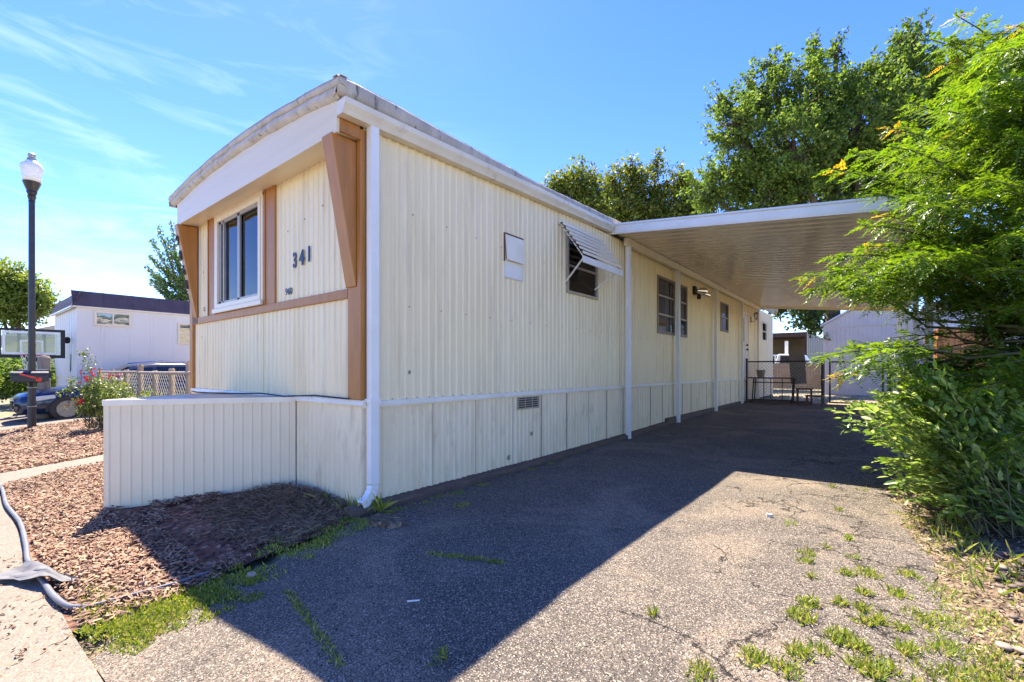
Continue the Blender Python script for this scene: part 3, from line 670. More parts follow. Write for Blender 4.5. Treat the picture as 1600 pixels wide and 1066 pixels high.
# timber sill beside the driveway
q = MB()
ysx = fr(2.18, 9.6, .09)
P = [[], [], [], [], []]
for y in ysx:
    g = G(XW, y); t = max(.025, g + .075); w_ = .012 * nz(y, 3, 0, 3) ; s_ = .01 * nz(y, 6, 0, 8)
    P[0].append((XW - .01, y, g - .1)); P[1].append((XW - .01, y, t + s_)); P[2].append((XW + .10 + w_, y, t - .005 + s_)); P[3].append((XW + .125 + w_, y, t - .03 + s_)); P[4].append((XW + .13 + w_, y, g - .1))
q.grid(P); q.face([P[k][0] for k in range(5)]); q.face([P[k][-1] for k in range(5)][::-1])
tag(q.build('timber_sill', M['timber']), 'weathered railway-sleeper timber lying along the foot of the mobile home skirting', 'timber')
q = MB(); q.box(XW - .01, XW + .09, 9.65, 16.2, G(XW, 10) - .1, G(XW, 13) + .10, None); tag(q.build('timber_board', M['timber']), 'thin brown board under the skirting further back beneath the carport', 'timber')

# ================================================================ CARPORT
CX0, CX1, CY0, CY1 = -3.50, .62, 7.08, 18.95
def cz(x, y=0): return 3.50 - .105 * (x - CX0)
cp = thing('carport', 'white metal carport with tan ribbed ceiling beside the mobile home', 'carport', (-1.5, 13, G(-1.5, 13)))
q = MB(); pts = []
pitch = .235; y = CY0 + .03; prof = []
while y < CY1 - pitch:
    prof += [(y, 0), (y + pitch * .60, 0), (y + pitch * .68, .055), (y + pitch * .92, .055)]; y += pitch
prof.append((CY1, 0))
xs_ = fr(CX0, CX1 - .02, .8)
q.grid([[(x, yy, cz(x) + h + .0) for x in xs_] for yy, h in prof]); q.grid([[(x, yy, cz(x) + .072) for x in xs_[::-1]] for yy in (CY0 + .02, CY1)])
q.build('roof_pan', M['pan'], cp)
q = MB()   # front and right gutters/fascia
for (a, c, o_) in (((CX0 - .07, CY0, cz(CX0)), (CX1, CY0, cz(CX1)), 0),):
    pr = [(0, 0, -.035), (0, .02, -.035), (0, .025, .05), (0, .025, .13), (0, -.035, .135), (0, -.04, .11), (0, -.025, .095), (0, -.02, .0), (0, -.012, -.035)]
    q.prism([Vector(p_) for p_ in pr], a, c)
q.build('front_fascia', M['white'], cp)
q = MB(); q.prism([Vector(p_) for p_ in [(0, 0, -.03), (.09, 0, -.03), (.10, 0, .12), (.09, 0, .12), (.0, 0, .1)]], (CX1, CY0 - .02, cz(CX1)), (CX1, CY1, cz(CX1))); q.build('side_gutter', M['white'], cp)
q = MB(); q.box(CX0, CX1, CY1, CY1 + .02, cz(CX1) - .06, cz(CX1) + .1); q.v = [(x, y, z + (cz(x) - cz(CX1))) for x, y, z in q.v]; q.build('rear_fascia', M['trim'], cp)
q = MB()
for y0, y1 in ((7.5, 10.1), (10.105, 13.1), (13.105, 16.1), (16.105, 18.9)): q.box(-3.475, -3.40, y0, y1, 3.36, 3.48)
q.build('beam', M['trim'], cp)
q = MB(); q.box(.44, .52, 7.4, 18.8, 2.95, 3.07); q.build('beam', M['trim'], cp)
def post(x, y, top):
    g = G(x, y); q = MB()
    s = .038
    pf = [(-s, -s), (-s * .3, -s), (-s * .25, -s * .75), (s * .25, -s * .75), (s * .3, -s), (s, -s), (s, -s * .3), (s * .75, -s * .25), (s * .75, s * .25), (s, s * .3), (s, s), (-s, s)]
    q.prism([(a_, b_, 0) for a_, b_ in pf], (x, y, g + .005), (x, y, top))
    po = q.build('post', M['white'], cp)
    q = MB(); q.box(x - .05, x + .05, y - .055, y + .055, g + .0, g + .012); q.build('base_plate', M['white'], po)
for y in (7.6, 10.16, 13.14, 16.18, 18.70):
    post(-3.437, y, 3.36); post(.48, y, 2.95)
# ================================================================ LEFT SIDE NEIGHBOURS
def local_thing(name, label, cat, loc, rz=0, group=None): return thing(name, label, cat, loc, rz, group)
# neighbour mobile home
NX, NY = -18.8, 2.69
nb = thing('neighbour_mobile_home', 'white panelled mobile home with dark brown mansard roof band across the lot', 'mobile home', (-20.8, 9, -.05))
zw = 3.10; WA, WB, WC, WD = 3.08, 3.96, 5.23, 6.1
q = MB(); ribwall(q, (NX, NY), (NX, NY + 15), .95, zw, .62, .012, [(WA - NY, WB - NY, 2.55, 2.98), (WC - NY, WD - NY, 2.07, 2.78)], flat=.86); ribwall(q, (NX - 4.1, NY), (NX, NY), .95, zw, .41, .012, flat=.84)
q.box(NX - 4.1, NX - .03, NY + .03, NY + 15, .9, 3.08)
q.build('wall', M['nwall'], nb)
part('skirting', M['nwall'], lambda q: q.box(NX - 4.08, NX - .02, NY + .02, NY + 15, -.3, .95), nb)
q = MB()
e = .34; zt = 3.56
def ms(a, c, n_, npan):
    a = Vector(a); c = Vector(c); d = (c - a) / npan
    for i in range(npan):
        p0 = a + d * i; p1 = a + d * (i + 1)
        i0 = p0 - n_ * .20; i1 = p1 - n_ * .20
        q.face([p0 + n_ * .03, p1 + n_ * .03, i1 + Vector((0, 0, zt - zw + .02)), i0 + Vector((0, 0, zt - zw + .02))])
        q.bar(p0 + n_ * .035, i0 + Vector((0, 0, zt - zw + .02)), .03, .02)
ms((NX + .03, NY - .1, zw - .0), (NX + .03, NY + 15, zw), Vector((1, 0, 0)), 21)
ms((NX - 4.1, NY - .1, zw), (NX + .03, NY - .1, zw), Vector((0, -1, 0)), 9)
mb_ = q.build('mansard', M['mansard'], nb)
part('roof', M['roofcoat'], lambda q: (q.box(NX - 4.1, NX - .24, NY + .16, NY + 15, 3.4, 3.57), q.lathe([(.10, 0), (.10, .18), (.16, .19), (.16, .25), (.05, .28)], (NX - 1.5, NY + 8.4, 3.58), 10)), nb)
part('drip_edge', M['gutter'], lambda q: (q.box(NX, NX + .07, NY - .1, NY + 15, 3.055, 3.10), q.box(NX - 4.1, NX + .0, NY - .14, NY - .07, 3.055, 3.10)), nb)
wn1 = window(nb, 'y', WA, WB, 2.55, 2.98, NX, 1, M['frame_w'], M['glass'], cols=2, fw=.05, depth=.04)
window(nb, 'y', WC, WD, 2.07, 2.78, NX, 1, M['frame_w'], M['glass'], rows=4, fw=.05, depth=.04)
part('porch_light', M['blackmat'], lambda q: q.lathe([(.03, 0), (.07, .04), (.07, .16), (.03, .2)], (NX - .95, NY - .09, 2.0), 8), nb)
part('wall_ornament', mat('green_metal', (.05, .10, .08), .5), lambda q: q.prism([(0, 0, 0), (.10, 0, .05), (.14, 0, .55), (.02, 0, .18)], (NX - .98, NY - .03, 1.12), (NX - .98, NY - .012, 1.12)), nb)
# low house behind
hs_ = thing('distant_house', 'low house with pale sandy roof behind the basketball hoop', 'house', (-40, 8, 0))
part('wall', mat('tan_wall', (.5, .42, .33), .8), lambda q: q.box(-46, -33, 3, 15, -.5, 2.85), hs_)
part('roof', mat('pale_shingle', (.52, .44, .36), .85, var=(.44, .37, .3), vs=2, bump=.3, bs=6), lambda q: q.prism([(0, -1, 2.8), (0, 13, 2.8), (0, 6, 5.2)], (-47, 3, 0), (-32.5, 3, 0)), hs_)
hs_.children[1]['label'] = 'pale sandy shingle roof'
# lamp post --------------------------------------------------------
LX, LY = -14.75, 1.37
g = G(LX, LY) - .30
lp = thing('street_lamp', 'tall black post lamp with a clear acorn globe on top', 'street lamp', (LX, LY, g))
q = MB(); q.lathe([(.072, 0), (.072, .9), (.064, 1.0), (.058, 3), (.052, 5.35), (.06, 5.37), (.05, 5.4)], (LX, LY, g), 20); q.build('pole', M['black'], lp)
q = MB(); q.lathe([(.05, 5.38), (.075, 5.48), (.065, 5.51), (.09, 5.57), (.085, 5.60), (.13, 5.72), (.155, 5.80)], (LX, LY, g), 20); q.build('socket', M['black'], lp)
gm = glassmat('globe_glass', (.93, .92, .90), .22)
q = MB(); q.lathe([(.145, 5.80), (.16, 5.90), (.17, 6.0), (.195, 6.10), (.19, 6.15), (.13, 6.24), (.07, 6.29)], (LX, LY, g), 24); q.build('globe', mat('frosted_globe', (.80, .80, .78), .25, var=(.66, .68, .70), vs=9, streak=(1, 1, 3)), lp, smooth=True)
q = MB(); q.lathe([(.05, 5.74), (.05, 5.85), (.09, 5.9), (.10, 6.05), (.06, 6.15)], (LX, LY, g), 14); q.build('lamp_core', mat('frosted', (.85, .84, .80), .4), lp)
q = MB(); q.lathe([(.08, 6.29), (.075, 6.33), (.05, 6.34), (.065, 6.37), (.065, 6.42), (.025, 6.45)], (LX, LY, g), 14); q.build('finial', M['galv'], lp)
for z in (.80, 1.22): q = MB(); q.lathe([(.076, z), (.08, z + .01), (.076, z + .02)], (LX, LY, g), 16); q.build('band', M['galv'], lp)
# mailboxes --------------------------------------------------------
def mailbox(x, y, z, rz, label, post=None, flag=True, L=.56):
    t = thing('mailbox', label, 'mailbox', (x, y, z), rz)
    q = MB(); n = 10; pf = [(-.10, 0, 0), (.10, 0, 0)] + [(.10 * math.cos(math.pi * k / n), 0, .13 + .09 * math.sin(math.pi * k / n)) for k in range(n + 1)]
    q.prism([Vector((0, p_[0], p_[2])) for p_ in pf], (-L / 2, 0, 0), (L / 2, 0, 0)); q.build('box', M['black'], t, local=True)
    q = MB(); q.prism([Vector((0, p_[0] * 1.06, p_[2] * 1.04 - .003)) for p_ in pf], (-L / 2 - .02, 0, 0), (-L / 2 + .02, 0, 0)); q.box(-L / 2 - .045, -L / 2 - .02, -.02, .02, .12, .15); q.build('door', M['black'], t, local=True)
    if flag:
        q = MB(); q.bar((-.17, -.112, .17), (.12, -.112, .06), .012, .035); q.box(.08, .17, -.118, -.106, .0, .085); q.build('flag', mat('red_flag', (.62, .045, .02), .45), t, local=True)
    q = MB(); q.box(-.22, .22, -.085, .085, -.02, -.002); q.bar((0, .0, -.02), (0, .12, -.12), .04, .04); q.build('bracket', M['blackmat'], t, local=True)
    return t
mailbox(-14.62, 1.34, .93, R(84), 'black mailbox with a red flag strapped to the lamp post')
pt = thing('mailbox_post', 'thick pale wooden post standing behind the lamp post', 'post', (-17.2, 1.82, G(-17.2, 1.82)))
part('post', M['greypost'], lambda q: q.tube([(-17.2, 1.82, -.2), (-17.2, 1.82, 1.50)], [.13, .12], 12), pt)
part('post_cap', M['greypost'], lambda q: q.lathe([(.125, 1.50), (.09, 1.55), (.01, 1.56)], (-17.2, 1.82, 0), 12), pt)
mailbox(-16.9, 1.62, .98, R(60), 'dark mailbox without a flag on the pale wooden post', flag=False)
# basketball hoop
BX, BY = -19.6, 1.82; face = math.atan2(-BY, -BX)       # towards the camera
bh = thing('basketball_hoop', 'portable basketball hoop with clear black-rimmed backboard and red rim', 'basketball hoop', (BX, BY, G(BX, BY)), face + R(90))
q = MB(); Wb, Hb, zb = 1.42, .86, 1.63
for a0, a1, c0, c1 in ((-Wb / 2, Wb / 2, zb, zb + .09), (-Wb / 2, Wb / 2, zb + Hb - .07, zb + Hb), (-Wb / 2, -Wb / 2 + .10, zb + .09, zb + Hb - .07), (Wb / 2 - .10, Wb / 2, zb + .09, zb + Hb - .07)): q.box(a0, a1, -.025, .025, c0, c1)
q.box(-.30, -.22, .0, .02, zb + .09, zb + Hb - .07); q.box(.22, .30, .0, .02, zb + .09, zb + Hb - .07)
q.build('backboard_frame', M['blackmat'], bh, local=True)
part('backboard', glassmat('acrylic', (.62, .66, .64), .03), lambda q: q.box(-Wb / 2 + .08, Wb / 2 - .08, -.012, -.004, zb + .07, zb + Hb - .06), bh, local=True)
q = MB()
for (a0, a1, c0, c1, t_) in ((-.59, .59, zb + .10, zb + Hb - .08, .06), (-.24, .24, zb + .12, zb + .52, .04)):
    q.box(a0, a1, -.020, -.013, c0, c0 + t_); q.box(a0, a1, -.020, -.013, c1 - t_, c1); q.box(a0, a0 + t_, -.020, -.013, c0 + t_, c1 - t_); q.box(a1 - t_, a1, -.020, -.013, c0 + t_, c1 - t_)
q.build('backboard_marking', M['white'], bh, local=True)
q = MB(); rr = .225; q.tube([(rr * math.cos(2 * math.pi * k / 24), -.30 + rr * math.sin(2 * math.pi * k / 24), zb + .08) for k in range(25)], .014, 6); q.box(-.08, .08, -.09, -.026, zb + .02, zb + .10)
q.build('rim', mat('red_rim', (.55, .05, .02), .4), bh, local=True)
q = MB()
for k in range(12):
    for s_ in (1, -1):
        pth = [(rr * (1 - .4 * j / 4) * math.cos(2 * math.pi * (k + s_ * j * .5) / 12), -.30 + rr * (1 - .4 * j / 4) * math.sin(2 * math.pi * (k + s_ * j * .5) / 12), zb + .07 - .11 * j) for j in range(5)]
        q.tube(pth, .007, 4)
q.build('net', mat('net', (.75, .74, .7), .9), bh, local=True)
q = MB(); q.tube([(0, .55, 0), (0, .50, 1.6), (0, .05, zb + .35)], [.05, .05, .04], 10); q.bar((-.1, .5, 1.5), (-.1, .03, zb + .15), .03, .03); q.bar((.1, .5, 1.5), (.1, .03, zb + .15), .03, .03); q.build('pole', M['blackmat'], bh, local=True)
part('base', M['blackmat'], lambda q: q.box(-.35, .35, .3, 1.2, 0, .16), bh, local=True, bevel=.03)
# fence of posts and chain link between the lots
def link_mesh(q, a, b_, z0a, z1a, pitch=.065, r=.004, z0b=None, z1b=None):
    a = Vector(a); b_ = Vector(b_); L = (b_ - a).length; d = (b_ - a).normalized(); z0b = z0a if z0b is None else z0b; z1b = z1a if z1b is None else z1b
    Hh = z1a - z0a; n = int((L + Hh) / (pitch * 1.4))
    for s_ in (1, -1):
        for k in range(n + 1):
            u0 = -Hh + k * pitch * 1.4
            uA, uB = max(0, u0), min(L, u0 + Hh)
            if uB - uA < .02: continue
            za, zb_ = z0a + (uA - u0), z0a + (uB - u0)
            if s_ < 0: za, zb_ = z1a - (uA - u0), z1a - (uB - u0)
            p = a + d * uA; e_ = a + d * uB; p.z = za + (z0b - z0a) * uA / L; e_.z = zb_ + (z0b - z0a) * uB / L
            q.bar(p, e_, r * 2, r * 2)
fx0, fx1, fy = -8.55, -15.6, 2.66
fn = thing('garden_fence', 'weathered wooden post and chain-link fence behind the red flower bush', 'fence', (-12, fy, G(-12, fy)))
for k, x in enumerate((-9.0, -9.9, -10.9, -11.9, -13.0, -14.3, -15.6)):
    hgt = (1.34, 1.22, 1.18, 1.3, 1.2, 1.2, 1.24)[k]
    q = MB(); q.tube([(x, fy, -.2), (x + .01, fy, hgt - .03), (x + .01, fy, hgt)], [.055, .05, .03], 9); q.build('post', M['greypost'], fn)
for a, c in ((-8.3, -11.9), (-11.9, -15.6)):
    q = MB(); q.tube([(a, fy - .05, 1.14), ((a + c) / 2, fy - .05, 1.13), (c, fy - .05, 1.13)], .028, 8); q.build('rail', M['greypost'], fn)
q = MB(); link_mesh(q, (-15.6, fy - .03, 0), (-8.2, fy - .03, 0), -.03, 1.12, .09, .0017); q.build('chain_link', M['galv'], fn)
# ---- car: lofted along its length
def make_car(name, label, X, Y, rz, paint, group=None):
    t = thing(name, label, 'car', (X, Y, G(X, Y)), rz)
    # local: front at y=0 going +y to the rear, width along x; stations: y, sill z, belt z, top z, half width belt, half width top
    ST = [(0.0, .32, .52, .60, .62, .50), (.12, .24, .62, .70, .78, .62), (.45, .22, .74, .80, .87, .70), (1.0, .22, .84, .89, .90, .72), (1.45, .22, .92, .96, .91, .70),
          (1.62, .22, .93, 1.03, .91, .66), (2.30, .22, .95, 1.45, .91, .58), (2.9, .22, .96, 1.53, .91, .60), (3.7, .22, .97, 1.52, .91, .60), (4.2, .24, .98, 1.40, .89, .56), (4.55, .30, .96, 1.05, .84, .58), (4.68, .36, .80, .86, .74, .55)]
    def sec(s, k):
        y, zs, zb_, zt_, wb, wt = s
        half = [(wb * .88, zs), (wb * .985, zs + .12), (wb * 1.0, (zs + zb_) / 2), (wb * .985, zb_ - .03), (wb * .95, zb_), ((wb * .95 + wt) / 2, (zb_ + zt_) / 2), (wt, zt_ - .03), (wt * .85, zt_), (0, zt_ + .025)]
        return [Vector((x, y, z)) for x, z in half] + [Vector((-x, y, z)) for x, z in half[-2::-1]]
    def lerp(a, c, f): return tuple(a[i] + (c[i] - a[i]) * f for i in range(6))
    S2 = []
    for a, c in zip(ST, ST[1:]):
        for k in range(3): S2.append(lerp(a, c, k / 3))
    S2.append(ST[-1])
    q = MB(); q.grid([sec(s, 0) for s in S2]); q.face(sec(S2[0], 0)); q.face(sec(S2[-1], 0)[::-1])
    # cut wheel openings by dark arches set proud
    bo = q.build('body', paint, t, smooth=True, local=True)
    q = MB()
    def wq(f0, f1, y0, y1, o_=.004):
        pass
    for s_ in (1, -1):
        for (ya, yb) in ((1.78, 2.75), (2.83, 3.60), (3.68, 4.12)):
            n = 6; P = [[], []]
            for k in range(n + 1):
                y = ya + (yb - ya) * k / n; i = max(j for j in range(len(ST) - 1) if ST[j][0] <= y); f = (y - ST[i][0]) / (ST[i + 1][0] - ST[i][0]); s = lerp(ST[i], ST[i + 1], f)
                w0, z0_, w1_, z1_ = s[4] * .95, s[2], s[5], s[3] - .03
                for j, ff in enumerate((.08, .86)): P[j].append((s_ * (w0 + (w1_ - w0) * ff + .012), y, z0_ + (z1_ - z0_) * ff + .004))
            q.grid(P if s_ > 0 else P[::-1])
    P = [[], []]
    for k in range(7):
        f = -1 + k / 3
        P[0].append((f * .66, 1.64, 1.04 + .03 * (1 - f * f))); P[1].append((f * .53, 2.26, 1.445 + .028 * (1 - f * f)))
    P = [[(x, y - .012, z + .012) for x, y, z in r_] for r_ in P]; q.grid(P)
    q.build('window', mat('car_glass', (.01, .012, .015), .05, 0, spec=.8), t, local=True)
    for s_ in (1, -1):
        q = MB(); q.prism([Vector((0, 0, 0)), Vector((0, .42, .07)), Vector((0, .40, .17)), Vector((0, .06, .13))], (s_ * .60, .10, .52), (s_ * .885, .30, .54)); q.build('headlight', mat('lens', (.55, .56, .56), .12, spec=.8), t, local=True, bevel=.02)
    part('grille', M['blackmat'], lambda q: (q.box(-.45, .45, -.015, .03, .36, .44), q.box(-.38, .38, -.018, .02, .46, .56)), t, local=True)
    part('bumper_trim', M['chrome'], lambda q: (q.box(-.40, .40, -.03, .0, .555, .575), q.box(-.93, -.905, 1.3, 3.7, .36, .39), q.box(.905, .93, 1.3, 3.7, .36, .39)), t, local=True)
    for s_ in (1, -1): part('mirror', paint, lambda q: q.lathe([(.03, 0), (.09, .03), (.09, .10), (.03, .13)], (s_ * 1.0, 1.95, .98), 10), t, local=True)
    for s_ in (1, -1): q = MB(); q.tube([(s_ * .62, 2.4, 1.52), (s_ * .60, 3.0, 1.585), (s_ * .60, 3.9, 1.56)], .018, 6); q.build('roof_rail', M['chrome'], t, local=True)
    for y in (.92, 3.72):
        for s_ in (1, -1):
            q = MB(); q.lathe([(.20, -.10), (.31, -.10), (.335, -.07), (.335, .07), (.31, .10), (.20, .10)], (0, 0, 0), 28)
            q.v = [(s_ * .84 + z, y + x, .335 + yy) for x, yy, z in q.v]; wh = q.build('wheel', M['blackmat'], t, local=True)
            q = MB(); q.lathe([(.215, .09), (.21, .115), (.05, .108), (.02, .12)], (0, 0, 0), 20); q.v = [(s_ * (.84 + z), y + x, .335 + yy) for x, yy, z in q.v]
            for k in range(5):
                a_ = 2 * math.pi * k / 5; q.bar((s_ * .957, y, .335), (s_ * .957, y + .2 * math.cos(a_), .335 + .2 * math.sin(a_)), .05, .02)
            q.build('rim', mat('rim_alloy', (.25, .26, .28), .3, .6), wh, local=True)
            q = MB(); n = 14; P = [[], []]
            for k in range(n + 1):
                a_ = math.pi * (-.05 + 1.1 * k / n)
                P[0].append((s_ * (.875 if y < 2 else .90), y + .40 * math.cos(a_), .335 + .40 * math.sin(a_))); P[1].append((s_ * (.885 if y < 2 else .905), y + .0 * math.cos(a_), .335 + .0 * math.sin(a_)))
            q.grid(P if s_ < 0 else P[::-1]); q.build('wheel_arch', M['blackmat'], t, local=True)
    return t
cpaint = mat('navy_paint', (.012, .022, .06), .18, .3, spec=.8)
make_car('parked_car', 'dark blue hatchback parked nose-out beside the white neighbour home', -17.25, 1.25, R(-1), cpaint)
# ================================================================ REAR: fence, bench, yard
FY = 17.25
rf = thing('chain_link_fence', 'dark chain-link fence across the far end of the carport', 'fence', (-1.6, FY, G(-1.6, FY)))
g = G(0, FY)
for x in (-3.52, -1.36):
    q = MB(); q.tube([(x, FY, g - .1), (x, FY, g + 1.42)], .035 if x < -2 else .05, 10); q.lathe([(.045, 0), (.05, .03), (.01, .06)], (x, FY, g + 1.42), 10); q.build('post', M['black'], rf)
q = MB(); q.tube([(-3.5, FY, g + 1.36), (-1.4, FY, g + 1.36)], .022, 8); q.build('rail', M['black'], rf)
q = MB(); link_mesh(q, (-3.5, FY - .01, 0), (-1.38, FY - .01, 0), g + .05, g + 1.36, .075, .0035); q.build('chain_link', M['galv'], rf)
gt = thing('fence_gate', 'chain-link gate in a dark frame right of the carport fence', 'gate', (-.3, FY, g))
q = MB()
for x in (-1.18, .10): q.tube([(x, FY, g + .06), (x, FY, g + 1.34)], .025, 8)
for z in (.08, 1.33): q.tube([(-1.18, FY, g + z), (.10, FY, g + z)], .022, 8)
q.build('gate_frame', M['black'], gt); q = MB(); link_mesh(q, (-1.17, FY, 0), (.09, FY, 0), g + .08, g + 1.33, .075, .0035); q.build('chain_link', M['galv'], gt)
q = MB(); q.box(-.99, -.94, FY - .06, FY - .02, g + .9, g + 1.0); q.build('latch', M['galv'], gt)
for i, x in enumerate((.24, .50)):
    q = MB(); q.box(x - .05, x + .05, FY - .05, FY + .05, g - .1, g + 1.45)
    tag(q.build('gate_post', mat('dark_timber_%d' % i, (.06, .04, .035), .8) if i == 0 else M['black']), ('dark wooden post at the right edge of the chain-link gate', 'black metal post just right of the dark wooden gate post')[i], 'post')
tag(part('sleeper', M['timber'], lambda q: q.box(-3.45, -1.6, FY - .42, FY - .28, g - .05, g + .11), None), 'brown timber beam lying on the asphalt in front of the metal bench', 'timber')
# bench / planter stand
bn = thing('metal_bench', 'long rusty metal bench frame standing against the chain-link fence', 'bench', (-2.7, FY - .3, g))
part('seat', mat('rust_board', (.13, .06, .045), .7, var=(.09, .045, .035), vs=5), lambda q: [q.box(-3.42, -2.05, FY - .48 + .11 * k, FY - .39 + .11 * k, g + .80, g + .84) for k in range(4)], bn)
for x in (-3.22, -2.10):
    q = MB(); q.bar((x, FY - .42, g + .8), (x - .04, FY - .46, g), .035, .035); q.bar((x, FY - .12, g + .8), (x - .04, FY - .12, g), .035, .035); q.build('leg', M['blackmat'], bn)
q = MB()
for z in (.12, .68): q.bar((-3.25, FY - .44, g + z), (-2.1, FY - .44, g + z), .03, .03)
for x in (-2.92, -2.72, -2.4): q.bar((x, FY - .44, g + .12), (x, FY - .44, g + .8), .02, .02)
q.build('frame', M['blackmat'], bn)
for i, (x0, x1, h_, dy, lab) in enumerate(((-2.0, -1.58, .52, .55, 'taller reddish brown metal step stool beside the bench'), (-1.72, -1.28, .33, .85, 'low reddish brown metal step stool in front of the taller one'))):
    s_ = thing('step_stool', lab, 'stool', ((x0 + x1) / 2, FY - dy, g), 0, 'step stools by the bench')
    part('seat', bpy.data.materials['rust_board'], lambda q: q.box(x0, x1, FY - dy - .16, FY - dy + .16, g + h_ - .05, g + h_), s_, bevel=.006)
    for x in (x0 + .03, x1 - .03):
        for y in (-.13, .13):
            q = MB(); q.bar((x, FY - dy + y, g + h_ - .04), (x, FY - dy + y, g), .03, .03); q.build('leg', bpy.data.materials['rust_board'], s_)
lb = MB(); Mx = Matrix.Translation((-2.22, FY + .14, g + .62)) @ Matrix.Rotation(R(-4), 4, 'Y') @ Matrix.Rotation(R(-6), 4, 'X')
lb.box(-.02, .42, -.02, .02, 0, 1.06, Mx); tag(lb.build('leaning_board', mat('grey_board', (.20, .155, .12), .8, var=(.15, .12, .09), vs=4), bevel=.004), 'grey-brown board standing upright behind the fence beside the bench', 'board')
pb = MB(); pb.lathe([(.10, 0), (.14, .22), (.15, .22), (.15, .26), (.12, .25)], (-3.15, FY + .35, g + .82), 12)
tag(pb.build('plant_pot', M['frame_b']), 'small dark pot seen through the fence above the bench', 'pot')
for i, (x, y, s_, c_) in enumerate(((-2.55, 18.4, .16, (.5, .46, .4)), (-2.2, 18.9, .13, (.62, .58, .5)), (-1.9, 18.3, .10, (.55, .5, .46)))):
    q = MB(); q.box(x - s_, x + s_, y - s_, y + s_, .09, .09 + s_ * 1.2); tag(q.build('paving_block', mat('block%d' % i, c_, .8), bevel=.01), ('largest pale concrete block on the yard behind the bench', 'middle white concrete block on the yard behind the bench', 'smallest pale block on the yard near the step stools')[i], 'block')
# gable shed
SX0, SX1, SY = -1.98, 1.55, 25.6
sh = thing('garden_shed', 'pale lilac-grey gable shed behind the chain-link gate', 'shed', (-.2, 27, .1))
shm = mat('shed_paint', (.58, .51, .46), .6, var=(.52, .455, .41), vs=2)
ez, az = 3.22, 4.28; xm = (SX0 + SX1) / 2
q = MB()
for i in range(22):
    x0 = SX0 + (SX1 - SX0) * i / 22; x1 = SX0 + (SX1 - SX0) * (i + 1) / 22 - .010
    zt_ = lambda x: ez + (az - ez) * (1 - abs(x - xm) / ((SX1 - SX0) / 2))
    q.add([(x0, SY, .0), (x1, SY, .0), (x1, SY, zt_(x1)), (x0, SY, zt_(x0)), (x0, SY + .03, .0), (x1, SY + .03, .0), (x1, SY + .03, zt_(x1)), (x0, SY + .03, zt_(x0))], [(0, 1, 2, 3), (1, 5, 6, 2), (4, 0, 3, 7), (3, 2, 6, 7)])
q.prism([(SX0, 0, 0), (SX1, 0, 0), (SX1, 0, ez), (xm, 0, az), (SX0, 0, ez)], (0, SY + .012, 0), (0, SY + 3.2, 0)); q.build('wall', shm, sh)
q = MB(); q.prism([(SX0 - .14, 0, ez - .07), (xm, 0, az + .02), (SX1 + .14, 0, ez - .07), (SX1 + .14, 0, ez + .01), (xm, 0, az + .10), (SX0 - .14, 0, ez + .01)], (0, SY - .10, 0), (0, SY + 3.3, 0)); q.build('roof', mat('shed_roof', (.55, .54, .56), .6), sh)
part('trim', shm, lambda q: q.box(SX0 - .02, SX1 + .02, SY - .03, SY - .002, ez - .10, ez - .02), sh)
for x in (SX0 - .03, SX1 - .09): part('corner_trim', shm, lambda q: q.box(x, x + .12, SY - .02, SY - .001, 0, ez - .11), sh)
# privacy fence
pf = thing('privacy_fence', 'tan vertical board fence at the back of the sunny yard', 'fence', (-6, 31.5, .1))
q = MB(); x = -12.; rnd = random.Random(5)
while x < -1.2:
    q.box(x, x + .135, 31.5, 31.52, .05, 1.55 + rnd.uniform(-.02, .02)); x += .145
q.build('board_panel', mat('tan_board', (.42, .30, .19), .8, var=(.34, .24, .15), vs=4), pf)
q = MB(); [q.box(-12, -1.2, 31.522, 31.58, z, z + .09) for z in (.3, 1.25)]; q.build('rail', M['greypost'], pf)
# far buildings
fs = thing('open_shed', 'dark brown open-fronted shed beyond the tan board fence', 'shed', (-8, 42, .1))
dk = mat('dark_roof_brown', (.055, .025, .022), .6)
part('roof', dk, lambda q: q.prism([(0, 0, 3.62), (0, 0, 3.95), (0, 6, 4.1), (0, 6, 3.8)], (-14, 40, 0), (-4.15, 40, 0)), fs)
part('back_wall', mat('shed_dark_wall', (.12, .10, .075), .8, var=(.2, .16, .1), vs=.6), lambda q: q.box(-14, -4.2, 45.6, 45.7, 0, 3.8), fs)
for x in (-12, -6.6, -4.25):
    part('post', M['white'] if x == -6.6 else dk, lambda q: q.box(x - .07, x + .07, 40.3, 40.44, 0, 3.6), fs)
ms_ = thing('metal_shed', 'grey corrugated metal shed with a sloping roof beyond the board fence', 'shed', (-5, 42, .1))
q = MB(); ribwall(q, (-4.05, 39.5), (-3.1, 42.8), 0, 3.7, .3, .03, zt=lambda u: 4.0 - .22 * u); ribwall(q, (-4.05, 44), (-4.05, 39.5), 0, 4.0, .3, .03); q.build('wall', mat('corrugated_grey', (.22, .22, .23), .5, .3), ms_)
part('roof', dk, lambda q: q.prism([(0, 0, 3.98), (0, 0, 4.08), (1.05, 3.5, 3.34), (1.05, 3.5, 3.24)], (-4.12, 39.4, 0), (-4.12, 45, 0)), ms_)
rl = thing('porch_railing', 'pale blue picket railing in front of the dark open shed', 'railing', (-9.5, 36, .1))
blu = mat('pale_blue_paint', (.42, .55, .66), .5)
part('rail', blu, lambda q: (q.box(-7.9, -5.0, 36, 36.08, 2.1, 2.2), q.box(-7.9, -5.0, 36, 36.08, 1.2, 1.28)), rl)
part('baluster', blu, lambda q: [q.box(-7.8 + .22 * k, -7.72 + .22 * k, 36.0, 36.05, 1.28, 2.1) for k in range(13)], rl)
part('post', M['white'], lambda q: (q.box(-4.98, -4.8, 35.9, 36.1, 0, 3.1),), rl)
part('deck', M['greypost'], lambda q: q.box(-7.9, -5.0, 36.1, 38, 0, 1.15), rl)
